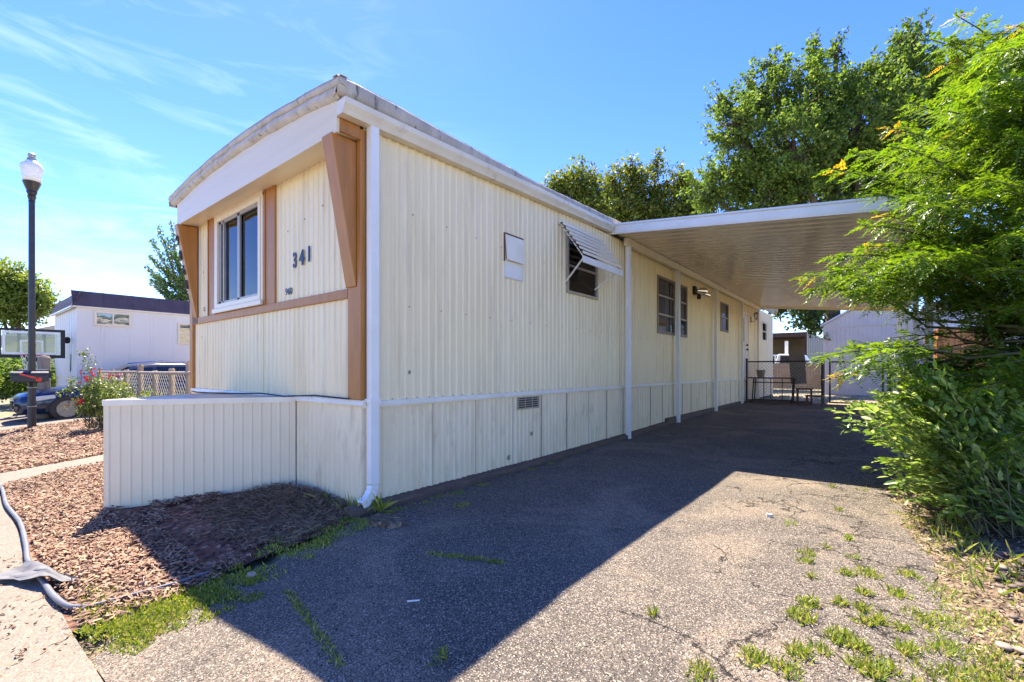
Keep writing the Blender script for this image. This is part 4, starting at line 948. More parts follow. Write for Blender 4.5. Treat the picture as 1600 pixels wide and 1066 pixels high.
tk = thing('white_truck', 'white pickup cab parked beyond the tan board fence', 'truck', (-4.3, 35.5, .1))
q = MB(); q.prism([(-1.1, 0, .5), (1.9, 0, .5), (1.9, 0, 1.35), (.9, 0, 1.5), (.5, 0, 2.15), (-.9, 0, 2.2), (-1.1, 0, 1.5)], (-4.3, 34.7, 0), (-4.3, 36.5, 0)); q.build('cab', M['white'], tk, bevel=.08)
part('window', M['blackmat'], lambda q: q.prism([(-.8, 0, 1.55), (.72, 0, 1.55), (.42, 0, 2.05), (-.75, 0, 2.08)], (-4.3, 34.68, 0), (-4.3, 34.70, 0)), tk)
for x in (-4.8, -3.0):
    q = MB(); q.lathe([(.2, -.12), (.38, -.1), (.38, .1), (.2, .12)], (0, 0, 0), 18); q.v = [(x + a_, 34.75 + c_, .5 + b2_) for a_, b2_, c_ in q.v]; q.build('wheel', M['blackmat'], tk)
# orange cedar enclosure + white shed at right
ce = thing('cedar_enclosure', 'orange cedar board enclosure glimpsed through the right-hand leaves', 'enclosure', (2.1, 19.5, .1))
cm = mat('cedar', (.46, .20, .06), .6, var=(.36, .15, .045), vs=5, streak=(3, 3, .4))
q = MB(); ribwall(q, (1.40, 18.4), (2.75, 19.0), .1, 2.3, .14, .012, zt=lambda u: 2.42 - .12 * u); ribwall(q, (1.12, 19.6), (1.40, 18.4), .1, 2.3, .14, .012, zt=lambda u: 2.25 + .14 * u); q.build('board_panel', cm, ce)
for x, y in ((1.36, 18.32), (2.73, 18.96)): part('post', cm, lambda q: q.box(x, x + .09, y, y + .09, .1, 2.46 if x < 2 else 2.3), ce)
ws = thing('white_outbuilding', 'bluish white outbuilding beyond the orange cedar enclosure', 'outbuilding', (4.2, 29, .1))
part('wall', M['nwall'], lambda q: [q.box(1.75 + .4 * k, 2.14 + .4 * k, 27 , 31, 0, 3.9) for k in range(10)], ws)
part('roof', M['mansard'], lambda q: q.prism([(1.5, 0, 3.85), (6.0, 0, 3.85), (6.0, 0, 3.95), (3.8, 0, 4.8), (1.5, 0, 3.95)], (0, 26.7, 0), (0, 31.3, 0)), ws)
# a garden hose-like pipe edging at the bed
pe = MB()
pts = [(-15, .50), (-12, .47), (-9.3, .49), (-8.0, .50), (-7, .47), (-6.1, .49), (-5.3, .46), (-4.8, .43), (-4.3, .45), (-3.95, .46), (-3.72, .49), (-3.60, .56), (-3.55, .66), (-3.50, .80), (-3.45, .95), (-3.42, 1.12)]
def smooth(pts, n=6):
    out = []
    for i in range(len(pts) - 1):
        p0 = Vector(pts[max(i - 1, 0)]); p1 = Vector(pts[i]); p2 = Vector(pts[i + 1]); p3 = Vector(pts[min(i + 2, len(pts) - 1)])
        for k in range(n):
            t = k / n; out.append(.5 * ((2 * p1) + (-p0 + p2) * t + (2 * p0 - 5 * p1 + 4 * p2 - p3) * t * t + (-p0 + 3 * p1 - 3 * p2 + p3) * t ** 3))
    out.append(Vector(pts[-1])); return out
sp = smooth(pts); N_ = len(sp)
pe.tube([(p.x, p.y, G(p.x, p.y) + .038 + .004 * nz(p.x, 0, 0, 4)) for p in sp], [.017 if i < N_ - 34 else .017 - .006 * clamp((i - (N_ - 34)) / 10) for i in range(N_)], 10)
tag(pe.build('pipe_edging', mat('grey_pipe', (.11, .115, .125), .5, var=(.16, .16, .165), vs=6), smooth=True), 'grey plastic pipe edging between the red mulch bed and the pavement', 'pipe')
fb = MB(); P = []
for i in range(9):
    row = []
    for j in range(9):
        u = i / 8; v_ = j / 8; x = -4.72 + .62 * u; y = .30 + .42 * u * .6 + (v_ - .5) * (.20 * (1 - .55 * u)); row.append((x + .03 * nz(u, v_, 0, 5), y + .03 * nz(v_, u, 0, 4), G(x, y) + .045 + .03 * nz(u, v_, 3, 4) + .05 * math.exp(-((y - .45) / .06) ** 2)))
    P.append(row)
fb.grid(P); tag(fb.build('weed_cloth', mat('grey_cloth', (.10, .10, .11), .8, var=(.16, .16, .16), vs=8), smooth=True), 'torn scrap of grey weed cloth lying over the pipe edging', 'cloth')
sb = MB()
def slab(q, cx, cy, rx, ry, h_, seed, n=11):
    r_ = random.Random(seed); pts_ = [(cx + rx * math.cos(2 * math.pi * k / n) * r_.uniform(.75, 1.1), cy + ry * math.sin(2 * math.pi * k / n) * r_.uniform(.75, 1.1)) for k in range(n)]
    zz = G(cx, cy) + .01
    top = [(x, y, zz + h_ + .01 * nz(x, y, seed, 6)) for x, y in pts_]; bo = [(cx + (x - cx) * 1.12, cy + (y - cy) * 1.12, zz - .02) for x, y in pts_]
    q.face(top); 
    for k in range(n): q.face([bo[k], bo[(k + 1) % n], top[(k + 1) % n], top[k]])
slab(sb, -3.13, 2.30, .20, .12, .035, 4); tag(sb.build('broken_slab', M['soil']), 'broken flat tan slab on the asphalt by the downspout foot', 'slab')
sb = MB(); slab(sb, -3.14, 1.27, .045, .03, .03, 7, 8); tag(sb.build('loose_stone', mat('tan_stone', (.4, .28, .18), .8)), 'small tan stone in the grass at the end of the pipe edging', 'stone')
sb = MB(); sb.bar((-2.0, 1.60, G(-2, 1.6) + .025), (-1.955, 1.65, G(-2, 1.6) + .025), .009, .005); tag(sb.build('white_stick', M['white']), 'short white plastic stick lying on the shaded asphalt', 'stick')
sb = MB(); slab(sb, -.72, 4.38, .028, .022, .03, 9, 8); tag(sb.build('pebble', mat('pale_pebble', (.55, .5, .42), .8)), 'single pale pebble on the sunlit asphalt', 'pebble')
q = MB(); q.box(-13.9, -12.7, .75, 1.15, G(-13, .9) + .02, G(-13, .9) + .035); tag(q.build('rubber_mat', mat('dark_mat', (.05, .07, .06), .8)), 'dark flat mat on the ground at the foot of the lamp post', 'mat')
# ================================================================ VEGETATION
def crown(lobes, ntw, nleaf, L, Wd, seed, tw=(.5, 1.1), spread=.16, up=.35, shell=.55, hang=0., name='crown', mt=None, parent=None, clump=None):
    rs = np.random.RandomState(seed); Cs = []; Ds = []; tws = []
    vol = np.array([l[1][0] * l[1][1] * l[1][2] for l in lobes]) ** .7; cnt = np.maximum(4, (ntw * vol / vol.sum()).astype(int))
    for (c, r_), n in zip(lobes, cnt):
        d = unit(rs.normal(size=(n, 3))); rad = shell + (1 - shell) * rs.rand(n, 1) ** .6
        p = np.array(c) + d * np.array(r_) * rad
        dr = unit(d * np.array([1, 1, .8]) + np.array([0, 0, up - hang]) + .45 * rs.normal(size=(n, 3)))
        ln = rs.uniform(tw[0], tw[1], (n, 1)); o0 = p - dr * ln * .6
        tws.append((o0, dr, ln))
        k = nleaf; t = rs.rand(n, k, 1)
        q = o0[:, None] + dr[:, None] * ln[:, None] * t + rs.normal(size=(n, k, 3)) * spread * (1.1 - .6 * t)
        q[..., 2] -= hang * .3 * t[..., 0] ** 2
        ld = unit(dr[:, None] * .6 + rs.normal(size=(n, k, 3)) * .8 + np.array([0, 0, -.25]))
        Cs.append(q.reshape(-1, 3)); Ds.append(ld.reshape(-1, 3))
    C = np.concatenate(Cs); D = np.concatenate(Ds); n = len(C)
    N = unit(np.array([0, 0, 1.]) + .75 * rs.normal(size=(n, 3)))
    V, Fq = leaves(C, D, N, L * rs.uniform(.7, 1.3, n), Wd * rs.uniform(.7, 1.3, n))
    off = (0, 0, 0)
    if parent is not None: off = tuple(parent.location)
    o = np_mesh(name, V, Fq, mt, parent, offs=off); return o, tws
def tree(name, label, base, lobes, ntw, nleaf, L, Wd, mt, seed, group=None, trunk_r=.3, tw=(.5, 1.1), spread=.16, up=.35, shell=.5, hang=0, cat='tree', split=.35):
    t = thing(name, label, cat, base, 0, group); rs = random.Random(seed)
    o, tws = crown(lobes, ntw, nleaf, L, Wd, seed, tw, spread, up, shell, hang, 'crown', mt, t)
    B = Vector(base); q = MB(); cz_ = sum(l[0][2] for l in lobes) / len(lobes); cx_ = sum(l[0][0] for l in lobes) / len(lobes); cy_ = sum(l[0][1] for l in lobes) / len(lobes)
    top = Vector((cx_, cy_, cz_)); fork = B.lerp(top, split); fork.x = B.x + (fork.x - B.x) * .6; fork.y = B.y + (fork.y - B.y) * .6
    q.tube([B - Vector((0, 0, .2)), B.lerp(fork, .3) + Vector((.06, 0, 0)), B.lerp(fork, .7), fork], [trunk_r * 1.25, trunk_r, trunk_r * .9, trunk_r * .8], 12)
    q.build('trunk', M['bark'], t, smooth=True)
    q = MB()
    for (c, r_), (o0, dr, ln) in zip(lobes, tws):
        c = Vector(c); m_ = fork.lerp(c, .5) + Vector((rs.uniform(-.5, .5), rs.uniform(-.5, .5), rs.uniform(-.2, .6))) * (trunk_r * 2)
        q.tube([fork, m_, c, c + Vector((0, 0, r_[2] * .5))], [trunk_r * .6, trunk_r * .4, trunk_r * .22, trunk_r * .06], 7, cap=False)
        for i in range(0, len(o0), max(1, len(o0) // 26)):
            a = Vector(o0[i]); e_ = a + Vector(dr[i]) * float(ln[i][0]); s_ = c + Vector((rs.uniform(-.2, .2), rs.uniform(-.2, .2), rs.uniform(-.3, .5))) * r_[2]
            q.tube([s_, s_.lerp(a, .5) + Vector((0, 0, .12)), a, e_], [trunk_r * .12, trunk_r * .09, trunk_r * .05, .006], 4, cap=False)
    q.build('branches', M['bark'], t, smooth=True); return t
def lob(px, py, rp, dep, sy=1., asp=1., dd=0):
    c = at(px, py, dep + dd); r_ = rp * (dep + dd) / F
    return (tuple(c), (r_, r_ * sy, r_ * asp))
# big elm behind the carport (measured lobes)
D0 = 24.
L1 = [lob(1425, 75, 26, D0, asp=1.6), lob(1400, 130, 48, D0), lob(1268, 95, 20, D0, asp=1.7), lob(1272, 150, 52, D0, dd=-.5), lob(1340, 130, 24, D0, asp=1.3), lob(1305, 75, 12, D0, asp=1.8),
      lob(1205, 110, 22, D0), lob(1190, 160, 45, D0), lob(1150, 200, 38, D0, dd=-1), lob(1128, 160, 20, D0), lob(1345, 200, 75, D0, dd=-1), lob(1240, 235, 70, D0, dd=-1.5), lob(1150, 270, 46, D0, dd=.5), lob(1110, 300, 34, D0),
      lob(1440, 190, 70, D0, dd=1), lob(1400, 290, 80, D0), lob(1300, 300, 80, D0, dd=1), lob(1190, 320, 55, D0), lob(1500, 260, 70, D0, dd=1), lob(1480, 120, 40, D0), lob(1270, 400, 60, D0), lob(1370, 400, 60, D0), lob(1240, 470, 26, D0, dd=-1), lob(1275, 490, 30, D0, dd=-2), lob(1215, 480, 14, D0, dd=-1)]
tree('elm_tree', 'tallest dark green tree rising behind the carport roof', (-1.9, 30.5, .1), L1, 2300, 46, .19, .12, M['elm'], 11, trunk_r=.45, tw=(.8, 1.9), spread=.13, up=.6, shell=.5)
D1 = 34.
L2 = [lob(900, 285, 32, D1, asp=.7), lob(870, 292, 18, D1), lob(925, 300, 30, D1), lob(880, 320, 30, D1), lob(930, 345, 45, D1)]
tree('shade_tree', 'low rounded green tree just above the mobile home roofline', tuple(at(905, 600, D1).xy) + (.1,), L2, 420, 26, .26, .17, M['ash'], 12, trunk_r=.3, tw=(.8, 1.6), spread=.28)
D2 = 31.
L3 = [lob(1025, 255, 12, D2, asp=1.4), lob(985, 265, 14, D2), lob(960, 285, 18, D2, asp=1.2), lob(1000, 290, 26, D2), lob(1020, 300, 14, D2), lob(1062, 285, 18, D2), lob(1075, 300, 18, D2), lob(975, 320, 34, D2), lob(1040, 325, 36, D2), lob(1085, 330, 26, D2), lob(1000, 350, 40, D2), lob(1060, 360, 40, D2)]
tree('shade_tree', 'open-branched green tree between the low rounded tree and the tall elm', tuple(at(1010, 600, D2).xy) + (.1,), L3, 620, 26, .24, .15, M['ash'], 13, trunk_r=.28, tw=(.8, 1.7), spread=.24)
q = MB(); r0 = at(1108, 330, 29)
for e_ in ((1093, 250), (1101, 280), (1082, 300)):
    q.tube([r0, (r0 + at(e_[0], e_[1], 29)) / 2 + Vector((.1, 0, .1)), at(e_[0], e_[1], 29)], [.06, .04, .012], 5)
q.tube([Vector((r0.x, r0.y, 0)), r0], [.2, .06], 8); tag(q.build('dead_tree', M['bark']), 'thin bare dead branch standing against the sky left of the tall elm', 'tree')
D3 = 33.
L4 = [lob(8, 440, 34, D3), lob(38, 448, 26, D3, asp=.8), lob(60, 466, 20, D3, asp=.8), lob(-10, 465, 40, D3), lob(30, 478, 34, D3), lob(72, 478, 12, D3)]
tree('lime_tree', 'bright yellow-green tree behind the street lamp at the left edge', tuple(at(20, 600, D3).xy) + (-.1,), L4, 460, 26, .25, .17, M['lime'], 14, trunk_r=.25, tw=(.6, 1.3), spread=.26)
# fingered dark tree behind the neighbour home
D4 = 25.; t = thing('plum_tree', 'dark green tree with long finger-like boughs above the neighbour roof', 'tree', tuple(at(300, 600, D4).xy) + (-.05,))
rs = np.random.RandomState(4); Cs = []; Ds = []; q = MB(); q.tube([at(300, 590, D4), at(299, 470, D4)], [.22, .14], 10); q.build('trunk', M['bark'], t)
q = MB()
for (bx_, by_, tx_, ty_) in ((290, 480, 268, 348), (292, 470, 248, 354), (292, 460, 238, 374), (290, 450, 234, 400), (288, 455, 228, 415), (290, 470, 232, 440), (290, 480, 245, 450), (298, 450, 262, 372), (300, 430, 290, 350), (296, 480, 258, 420), (300, 480, 275, 400), (300, 470, 310, 370), (292, 490, 262, 465), (294, 484, 240, 428)):
    for rep in range(2):
        dpt = D4 + rs.uniform(-1.2, 1.2); a = np.array(at(bx_, by_, D4)); e_ = np.array(at(tx_ + rs.uniform(-5, 5) * rep, ty_ + rs.uniform(-5, 5) * rep, dpt)); mid = (a + e_) / 2 + np.array([0, 0, -.25])
        q.tube([a, mid, e_], [.05, .03, .01], 5, cap=False)
        n = 170; tt = rs.rand(n, 1) * .92 + .08; P_ = (1 - tt) ** 2 * a + 2 * tt * (1 - tt) * mid + tt ** 2 * e_
        Cs.append(P_ + rs.normal(size=(n, 3)) * (.10 - .05 * tt)); Ds.append(rs.normal(size=(n, 3)) + unit(e_ - a))
q.build('branches', M['bark'], t)
C = np.concatenate(Cs); n = len(C); V, Fq = leaves(C, np.concatenate(Ds), unit(np.array([0, 0, 1.]) + .7 * rs.normal(size=(n, 3))), .15 * rs.uniform(.7, 1.3, n), .09 * rs.uniform(.7, 1.3, n))
np_mesh('crown', V, Fq, M['conif'], t, offs=tuple(t.location))
# hedge row and bushes at far left
def bush(name, label, base, lobes, ntw, nleaf, L, Wd, mt, seed, tw=(.15, .4), spread=.05, cat='bush', stems=10, stem_m=None, group=None, sr=.02):
    t = thing(name, label, cat, base, 0, group); o, tws = crown(lobes, ntw, nleaf, L, Wd, seed, tw, spread, .4, .35, 0, 'foliage', mt, t)
    rs = random.Random(seed); q = MB(); B = Vector(base)
    for i in range(stems):
        l = lobes[i % len(lobes)]; c = Vector(l[0]) + Vector((rs.uniform(-.5, .5) * l[1][0], rs.uniform(-.5, .5) * l[1][1], rs.uniform(-.3, .6) * l[1][2]))
        s_ = B + Vector((rs.uniform(-.15, .15), rs.uniform(-.15, .15), -.03)); q.tube([s_, s_.lerp(c, .5) + Vector((rs.uniform(-.1, .1), rs.uniform(-.1, .1), .05)), c], [sr, sr * .7, sr * .3], 5)
    q.build('stems', stem_m or M['bark'], t); return t
bush('juniper_bush', 'gnarled round-topped bright green bush with bare pale limbs behind the mailbox', (-19.2, -.2, -.25), [((-19.2, -.1, 1.05), (.75, .75, .32)), ((-18.6, .3, 1.0), (.5, .5, .26)), ((-19.6, .6, .9), (.6, .6, .3))], 240, 60, .05, .03, M['lime'], 21, stems=16, sr=.05, spread=.07)
bush('ground_bush', 'low leafy green plants at the far left edge below the juniper bush', (-17.2, -.1, -.2), [((-17.4, -.1, .05), (.8, .6, .3)), ((-17.9, .5, .05), (.6, .5, .25)), ((-16.8, -.5, .0), (.5, .5, .25))], 200, 40, .09, .06, M['lime'], 22, sr=.01)
bush('dark_hedge', 'dark green hedge mass behind the basketball hoop', (-24, 2.2, -.1), [((-24, 2.2, .9), (1.6, 1.0, .7)), ((-25.5, 1.8, .9), (1.4, .9, .7))], 260, 40, .12, .08, M['elm'], 23, sr=.04, spread=.1)
# rose bush with red flowers, and climbing stem
def lp(px, py, rp, dep=9.4, ay=1.): c = at(px, py, dep); r_ = rp * dep / F; return (tuple(c), (r_, r_, r_ * ay))
rb = bush('rose_bush', 'straggly rose bush with dark red flowers at the end of the garden fence', tuple(at(150, 665, 9.4)), [lp(150, 600, 14), lp(150, 635, 17), lp(125, 635, 14), lp(140, 615, 15), lp(105, 612, 8), lp(112, 595, 5), lp(140, 570, 6, ay=2), lp(133, 552, 3.5, ay=1.5), lp(165, 625, 14)], 150, 11, .055, .032, M['bush'], 24, tw=(.08, .24), spread=.035, stem_m=M['twig'], stems=24, sr=.008)
rs = np.random.RandomState(6)
def flowers(parent, spots, n, size, seed):
    rs = np.random.RandomState(seed); Cs = []
    for c, s_ in spots: Cs.append(np.array(c) + rs.normal(size=(n, 3)) * s_)
    C = np.concatenate(Cs); C = np.repeat(C, 6, 0); m_ = len(C); D = rs.normal(size=(m_, 3)) + np.array([0, 0, .5])
    V, Fq = leaves(C, D, unit(rs.normal(size=(m_, 3))), size * rs.uniform(.7, 1.2, m_), size * .8 * rs.uniform(.7, 1.2, m_), .3); return np_mesh('flowers', V, Fq, M['flower'], parent, offs=tuple(parent.location))
flowers(rb, [(tuple(at(x_, y_, 9.2)), (.07, .06, .04)) for x_, y_ in ((128, 583), (138, 590), (147, 582), (132, 597), (118, 632), (124, 628))], 5, .035, 1)
rb2 = bush('rose_bush', 'second rose bush trained along the garden fence with red flowers on top', (-12.2, 2.45, -.05), [((-13.4, 2.42, .75), (.6, .2, .30)), ((-12.2, 2.4, .6), (.7, .2, .35)), ((-10.5, 2.4, .45), (.9, .2, .35)), ((-12.4, 2.4, .25), (1.6, .25, .25))], 280, 10, .06, .035, M['bush'], 25, tw=(.15, .35), spread=.05, stem_m=M['twig'], stems=26, sr=.009)
flowers(rb2, [(tuple(at(x_, y_, 10.6)), (.09, .06, .03)) for x_, y_ in ((168, 588), (178, 586), (188, 584), (196, 586), (182, 590))], 6, .035, 2)
# ---- scattered ground things (chips, straw, grass, stones)
def chips(name, m, n, xr, yr, inside, L, Wd, seed, lift=.03, kind='stuff', lab=None, cat=None, zf=None, tilt=.35, curl=.3):
    rs = np.random.RandomState(seed); x = rs.uniform(xr[0], xr[1], n); y = rs.uniform(yr[0], yr[1], n)
    if callable(inside):
        k = np.array([inside(a, b_) for a, b_ in zip(x, y)]); x = x[k]; y = y[k]; n = len(x)
    z = np.array([G(a, b_) + undul(a, b_) + (zf(a, b_) if zf else 0) for a, b_ in zip(x, y)]) + rs.rand(n) * lift + .012
    th = rs.rand(n) * 2 * math.pi; D = np.stack([np.cos(th), np.sin(th), tilt * rs.normal(size=n)], 1)
    N = unit(np.array([0, 0, 1.]) + .5 * rs.normal(size=(n, 3))); l_ = L * rs.uniform(.4, 1.5, n); w_ = Wd * rs.uniform(.4, 1.5, n)
    D = unit(D); S_ = unit(np.cross(D, N)); Nn = np.cross(S_, D); C = np.stack([x, y, z], 1); l1 = l_[:, None] / 2; w1 = w_[:, None] / 2; h1 = (w_ * .35)[:, None]
    V = np.stack([C - D * l1 - S_ * w1 * .6, C - D * l1 * .9 + S_ * w1, C + D * l1 + S_ * w1 * .5, C + D * l1 * .8 - S_ * w1, C + Nn * h1 - D * l1 * .7, C + Nn * h1 * 1.2 + D * l1 * .6], 1).reshape(-1, 3)
    i = np.arange(n)[:, None] * 6
    T = [(0, 1, 4), (1, 2, 5), (1, 5, 4), (2, 3, 5), (3, 0, 4), (3, 4, 5)]
    Fq = np.concatenate([i + np.array([t_]) for t_ in T], 0)
    o = np_mesh(name, V, Fq, m); tag(o, lab, cat, None, kind); return o
inbed = lambda x, y: x < min(-3.30 - 0.12 * y * 0, drive_l(y) - .12 + .12 * ragl(y * 2)) and not (y > 2.345) and not (x > -6.6 and x < -4.74 and y > 2.345 - 1.355 * min((x + 6.6) / .94, (-4.74 - x) / .92))
def chipbed(x, y): return inbed(x, y) and (x < -3.6 or y < 1.35) and not (x > -4.75 and y > 1.15 and nz(x, y, 5, 3) < .25) and nz(x, y, 0, 1.3) + (.35 if y < 1.3 or x < -5.2 else -.28) > -.1
chips('mulch_chips', M['chip'], 30000, (-8.2, -3.3), (.50, 2.35), chipbed,  .044, .013, 31, .03, lab='red-brown bark mulch chips covering the bed beside the hitch cover', cat='mulch', zf=mound)
chips('mulch_chips', M['chip'], 16000, (-15.0, -9.2), (.50, 2.6), None, .055, .020, 32, .05, lab='far stretch of bark mulch between the concrete path and the lamp post', cat='mulch')
strawy = lambda x, y: inbed(x, y) and x > -4.9 and (math.exp(-(((x + 4.0) / .75) ** 2 + ((y - 1.95) / .55) ** 2)) + .25 * nz(x, y, 3, 2.2)) > .35
chips('dead_straw', M['straw'], 11000, (-5.0, -3.2), (1.0, 2.36), strawy, .07, .005, 33, .05, lab='heap of dead brown needles and straw against the hitch cover foot', cat='straw', zf=mound)
chips('straw_fringe', M['straw'], 900, (-4.85, -3.7), (2.02, 2.30), lambda x, y: inbed(x, y) and nz(x, y, 1, 5) > -.1, .10, .006, 38, .03, lab='ragged upright straw and root ends along the top of the heap', cat='straw', zf=mound, tilt=1.1)
chips('loose_chips', M['chip'], 260, (-5.2, -2.9), (.1, .5), None, .03, .010, 34, .004, lab='stray bark chips spilled on the pavement', cat='mulch')
chips('grit', M['stone'], 1500, (-3.3, .3), (.6, 7.0), None, .011, .009, 35, .002, lab='loose pale grit lying on the asphalt', cat='gravel')
def grass(name, spots, h, seed, lab, m=None, wd=.004, cat='grass', zf=None, lean=.5):
    rs = np.random.RandomState(seed); Cs = []; 
    for (x, y, rx, ry, n) in spots:
        a = rs.rand(n) * 6.283; r_ = np.sqrt(rs.rand(n)) * 1; Cs.append(np.stack([x + rx * r_ * np.cos(a) * (1 + .2 * rs.normal(size=n)), y + ry * r_ * np.sin(a) * (1 + .2 * rs.normal(size=n))], 1))
    C = np.concatenate(Cs); n = len(C); z = np.array([G(a, b_) + undul(a, b_) + (zf(a, b_) if zf else 0) + .006 for a, b_ in C]); C = np.column_stack([C, z])
    D = np.array([0, 0, 1.]) + rs.normal(size=(n, 3)) * lean; D[:, 2] = np.abs(D[:, 2]) * .8 + .15
    hh = h * rs.uniform(.4, 1.3, n); V, Fq = leaves(C, D, unit(rs.normal(size=(n, 3))), hh, wd * rs.uniform(.7, 1.6, n) + hh * .06, .1)
    # droop the tip
    V = V.reshape(-1, 4, 3); V[:, 2, 2] -= hh * .25 * rs.rand(n); V = V.reshape(-1, 3)
    return tag(np_mesh(name, V, Fq, m or M['grass']), lab, cat, None, 'stuff')
rr_ = random.Random(8)
sp_ = []
for k in range(90):
    t_ = rr_.random(); x = -3.62 + .62 * t_ + rr_.uniform(-.12, .12); y = .52 + .62 * t_ ** 1 * rr_.random() + rr_.uniform(-.02, .10)
    sp_.append((x + .12, y, .05, .05, 60))
for k in range(70): x = rr_.uniform(-3.38, -3.02); sp_.append((x, rr_.uniform(.55, 1.28), .05, .05, 55))
for k in range(26): x = rr_.uniform(-4.1, -3.5); sp_.append((x, rr_.uniform(.54, .70), .04, .03, 36))
for k in range(10): sp_.append((rr_.uniform(-4.45, -4.2), rr_.uniform(.55, .68), .05, .04, 30))
grass('grass', sp_, .035, 41, 'bright green grass strip between the pipe edging and the asphalt', wd=.005)
sp_ = []
for k in range(45): t_ = rr_.random(); sp_.append((-3.05 + .12 * rr_.uniform(-1, 1) - .35 * t_, 1.25 + 1.0 * t_, .06, .06, 22))
for k in range(26): sp_.append((rr_.uniform(-3.6, -3.2), rr_.uniform(1.4, 2.2), .08, .06, 35))
for k in range(16): sp_.append((-3.34 + rr_.uniform(-.03, .05), 2.3 + k * .09 * rr_.random() * 2, .03, .06, 22))
for k in range(7): sp_.append((-3.36, 2.6 + k * .7 * rr_.random(), .02, .05, 14))
sp_.append((-2.98, 3.0, .06, .1, 70))
for k in range(14): t_ = k / 14; sp_.append((-1.92 - .50 * t_ + .02 * rr_.uniform(-1, 1), 2.28 - .20 * t_, .02, .025, 22))
for k in range(18): t_ = k / 18; sp_.append((-2.72 + .95 * t_, 1.30 - .22 * t_, .025, .02, 18))
grass('dark_grass', sp_, .04, 42, 'thin shaded grass along the ragged left edge of the asphalt', wd=.004)
wd_ = []
def W(px, py, r_, n): p = at(px, py, (CAMH + .05) * F / (py - 577)); wd_.append((p.x, p.y, r_, r_ * 1.2, n))
for (px, py, r_, n) in ((1236, 821, .03, 25), (1262, 868, .05, 70), (1260, 880, .04, 60), (1262, 945, .05, 120), (1252, 965, .06, 180), (1270, 905, .02, 25), (1322, 900, .03, 60), (1356, 900, .06, 120), (1350, 930, .03, 70), (1348, 955, .03, 90), (1352, 975, .03, 90), (1375, 973, .03, 70), (1312, 945, .03, 70), (1318, 1000, .06, 240), (1345, 1015, .03, 70), (1350, 1042, .05, 90), (1365, 1055, .04, 110), (1250, 1022, .05, 150), (1228, 1048, .05, 120), (1177, 1030, .05, 130), (1290, 857, .025, 25), (1325, 845, .03, 40), (1095, 1052, .05, 100), (1385, 1045, .05, 90), (1020, 962, .02, 40), (1418, 1020, .04, 110), (1285, 1018, .04, 60), (1335, 875, .02, 25), (1300, 765, .03, 30), (1350, 770, .05, 30), (1310, 800, .03, 30), (1400, 930, .05, 90), (1395, 770, .05, 50), (1420, 900, .05, 60), (1407, 985, .03, 60), (690, 1022, .03, 30)): W(px, py, r_, n)
grass('weeds', wd_, .055, 43, 'tufts of bright green weeds growing in the asphalt cracks', wd=.004, cat='weeds', lean=.5)
vz = lambda x, y: .05 * sstep(.3, 1.2, x)
sp_ = []
for k in range(70):
    y = rr_.uniform(1.6, 5.6); x = .18 + .12 * math.sin(y * .7) + abs(rr_.gauss(0, .22)) 
    sp_.append((x, y, .07, .07, 34))
for k in range(75): y = rr_.uniform(1.8, 3.2); sp_.append((rr_.uniform(.12, .40), y, .06, .06, 50))
grass('verge_grass', sp_, .04, 44, 'patchy green grass on the verge at the right edge of the asphalt', wd=.004, zf=vz)
chips('leaf_litter', M['straw'], 7500, (.12, 1.6), (1.8, 7.5), lambda x, y: x > .22 + .12 * math.sin(y * .7) + .1 * nz(x, y, 1, 3), .024, .010, 36, .012, lab='dry tan leaf litter under the right-hand shrubs', cat='leaf litter', zf=vz)
# river stones
rs = np.random.RandomState(9); q = MB(); import bmesh
bmx = bmesh.new(); bmesh.ops.create_icosphere(bmx, subdivisions=2, radius=1); iv = np.array([v.co[:] for v in bmx.verts]); ifc = np.array([[v.index for v in f.verts] for f in bmx.faces]); bmx.free()
Vs = []; Fs = []; nv = 0
for k in range(620):
    y = rs.uniform(1.5, 4.4); x = .42 + rs.rand() * .85 + (.1 if y > 3 else 0)
    if nz(x, y, 2, 2.2) < -.18: continue
    s_ = rs.uniform(.013, .026); sc_ = np.array([s_ * rs.uniform(.9, 1.5), s_ * rs.uniform(.8, 1.2), s_ * rs.uniform(.45, .7)]); a_ = rs.rand() * 6.28
    nn_ = iv * (1 + .12 * np.sin(iv[:, [1, 2, 0]] * 2.3 + k)); p = nn_ * sc_; c_, s2 = math.cos(a_), math.sin(a_); p = np.column_stack([p[:, 0] * c_ - p[:, 1] * s2, p[:, 0] * s2 + p[:, 1] * c_, p[:, 2]])
    p += np.array([x, y, G(x, y) + vz(x, y) + undul(x, y) + .008 + s_ * .35 + .02 * rs.rand()]); Vs.append(p); Fs.append(ifc + nv); nv += len(iv)
tag(np_mesh('river_stones', np.concatenate(Vs), np.concatenate(Fs), M['stone'], smooth=True), 'smooth tan river stones in the lower right corner of the verge', 'gravel', None, 'stuff')
def gap(p, rs):
    dep = -math.sin(YAW) * p.x + math.cos(YAW) * p.y; lat = math.cos(YAW) * p.x + math.sin(YAW) * p.y
    px = 800 + F * lat / dep; py = 577 - F * (p.z - CAMH) / dep
    if 1462 < px < 1530 and 516 < py < 558: return rs.rand() < .92
    if 1395 < px < 1462 and 480 < py < 560: return rs.rand() < .55
    if 1455 < px < 1505 and 468 < py < 512: return rs.rand() < .5
    return False
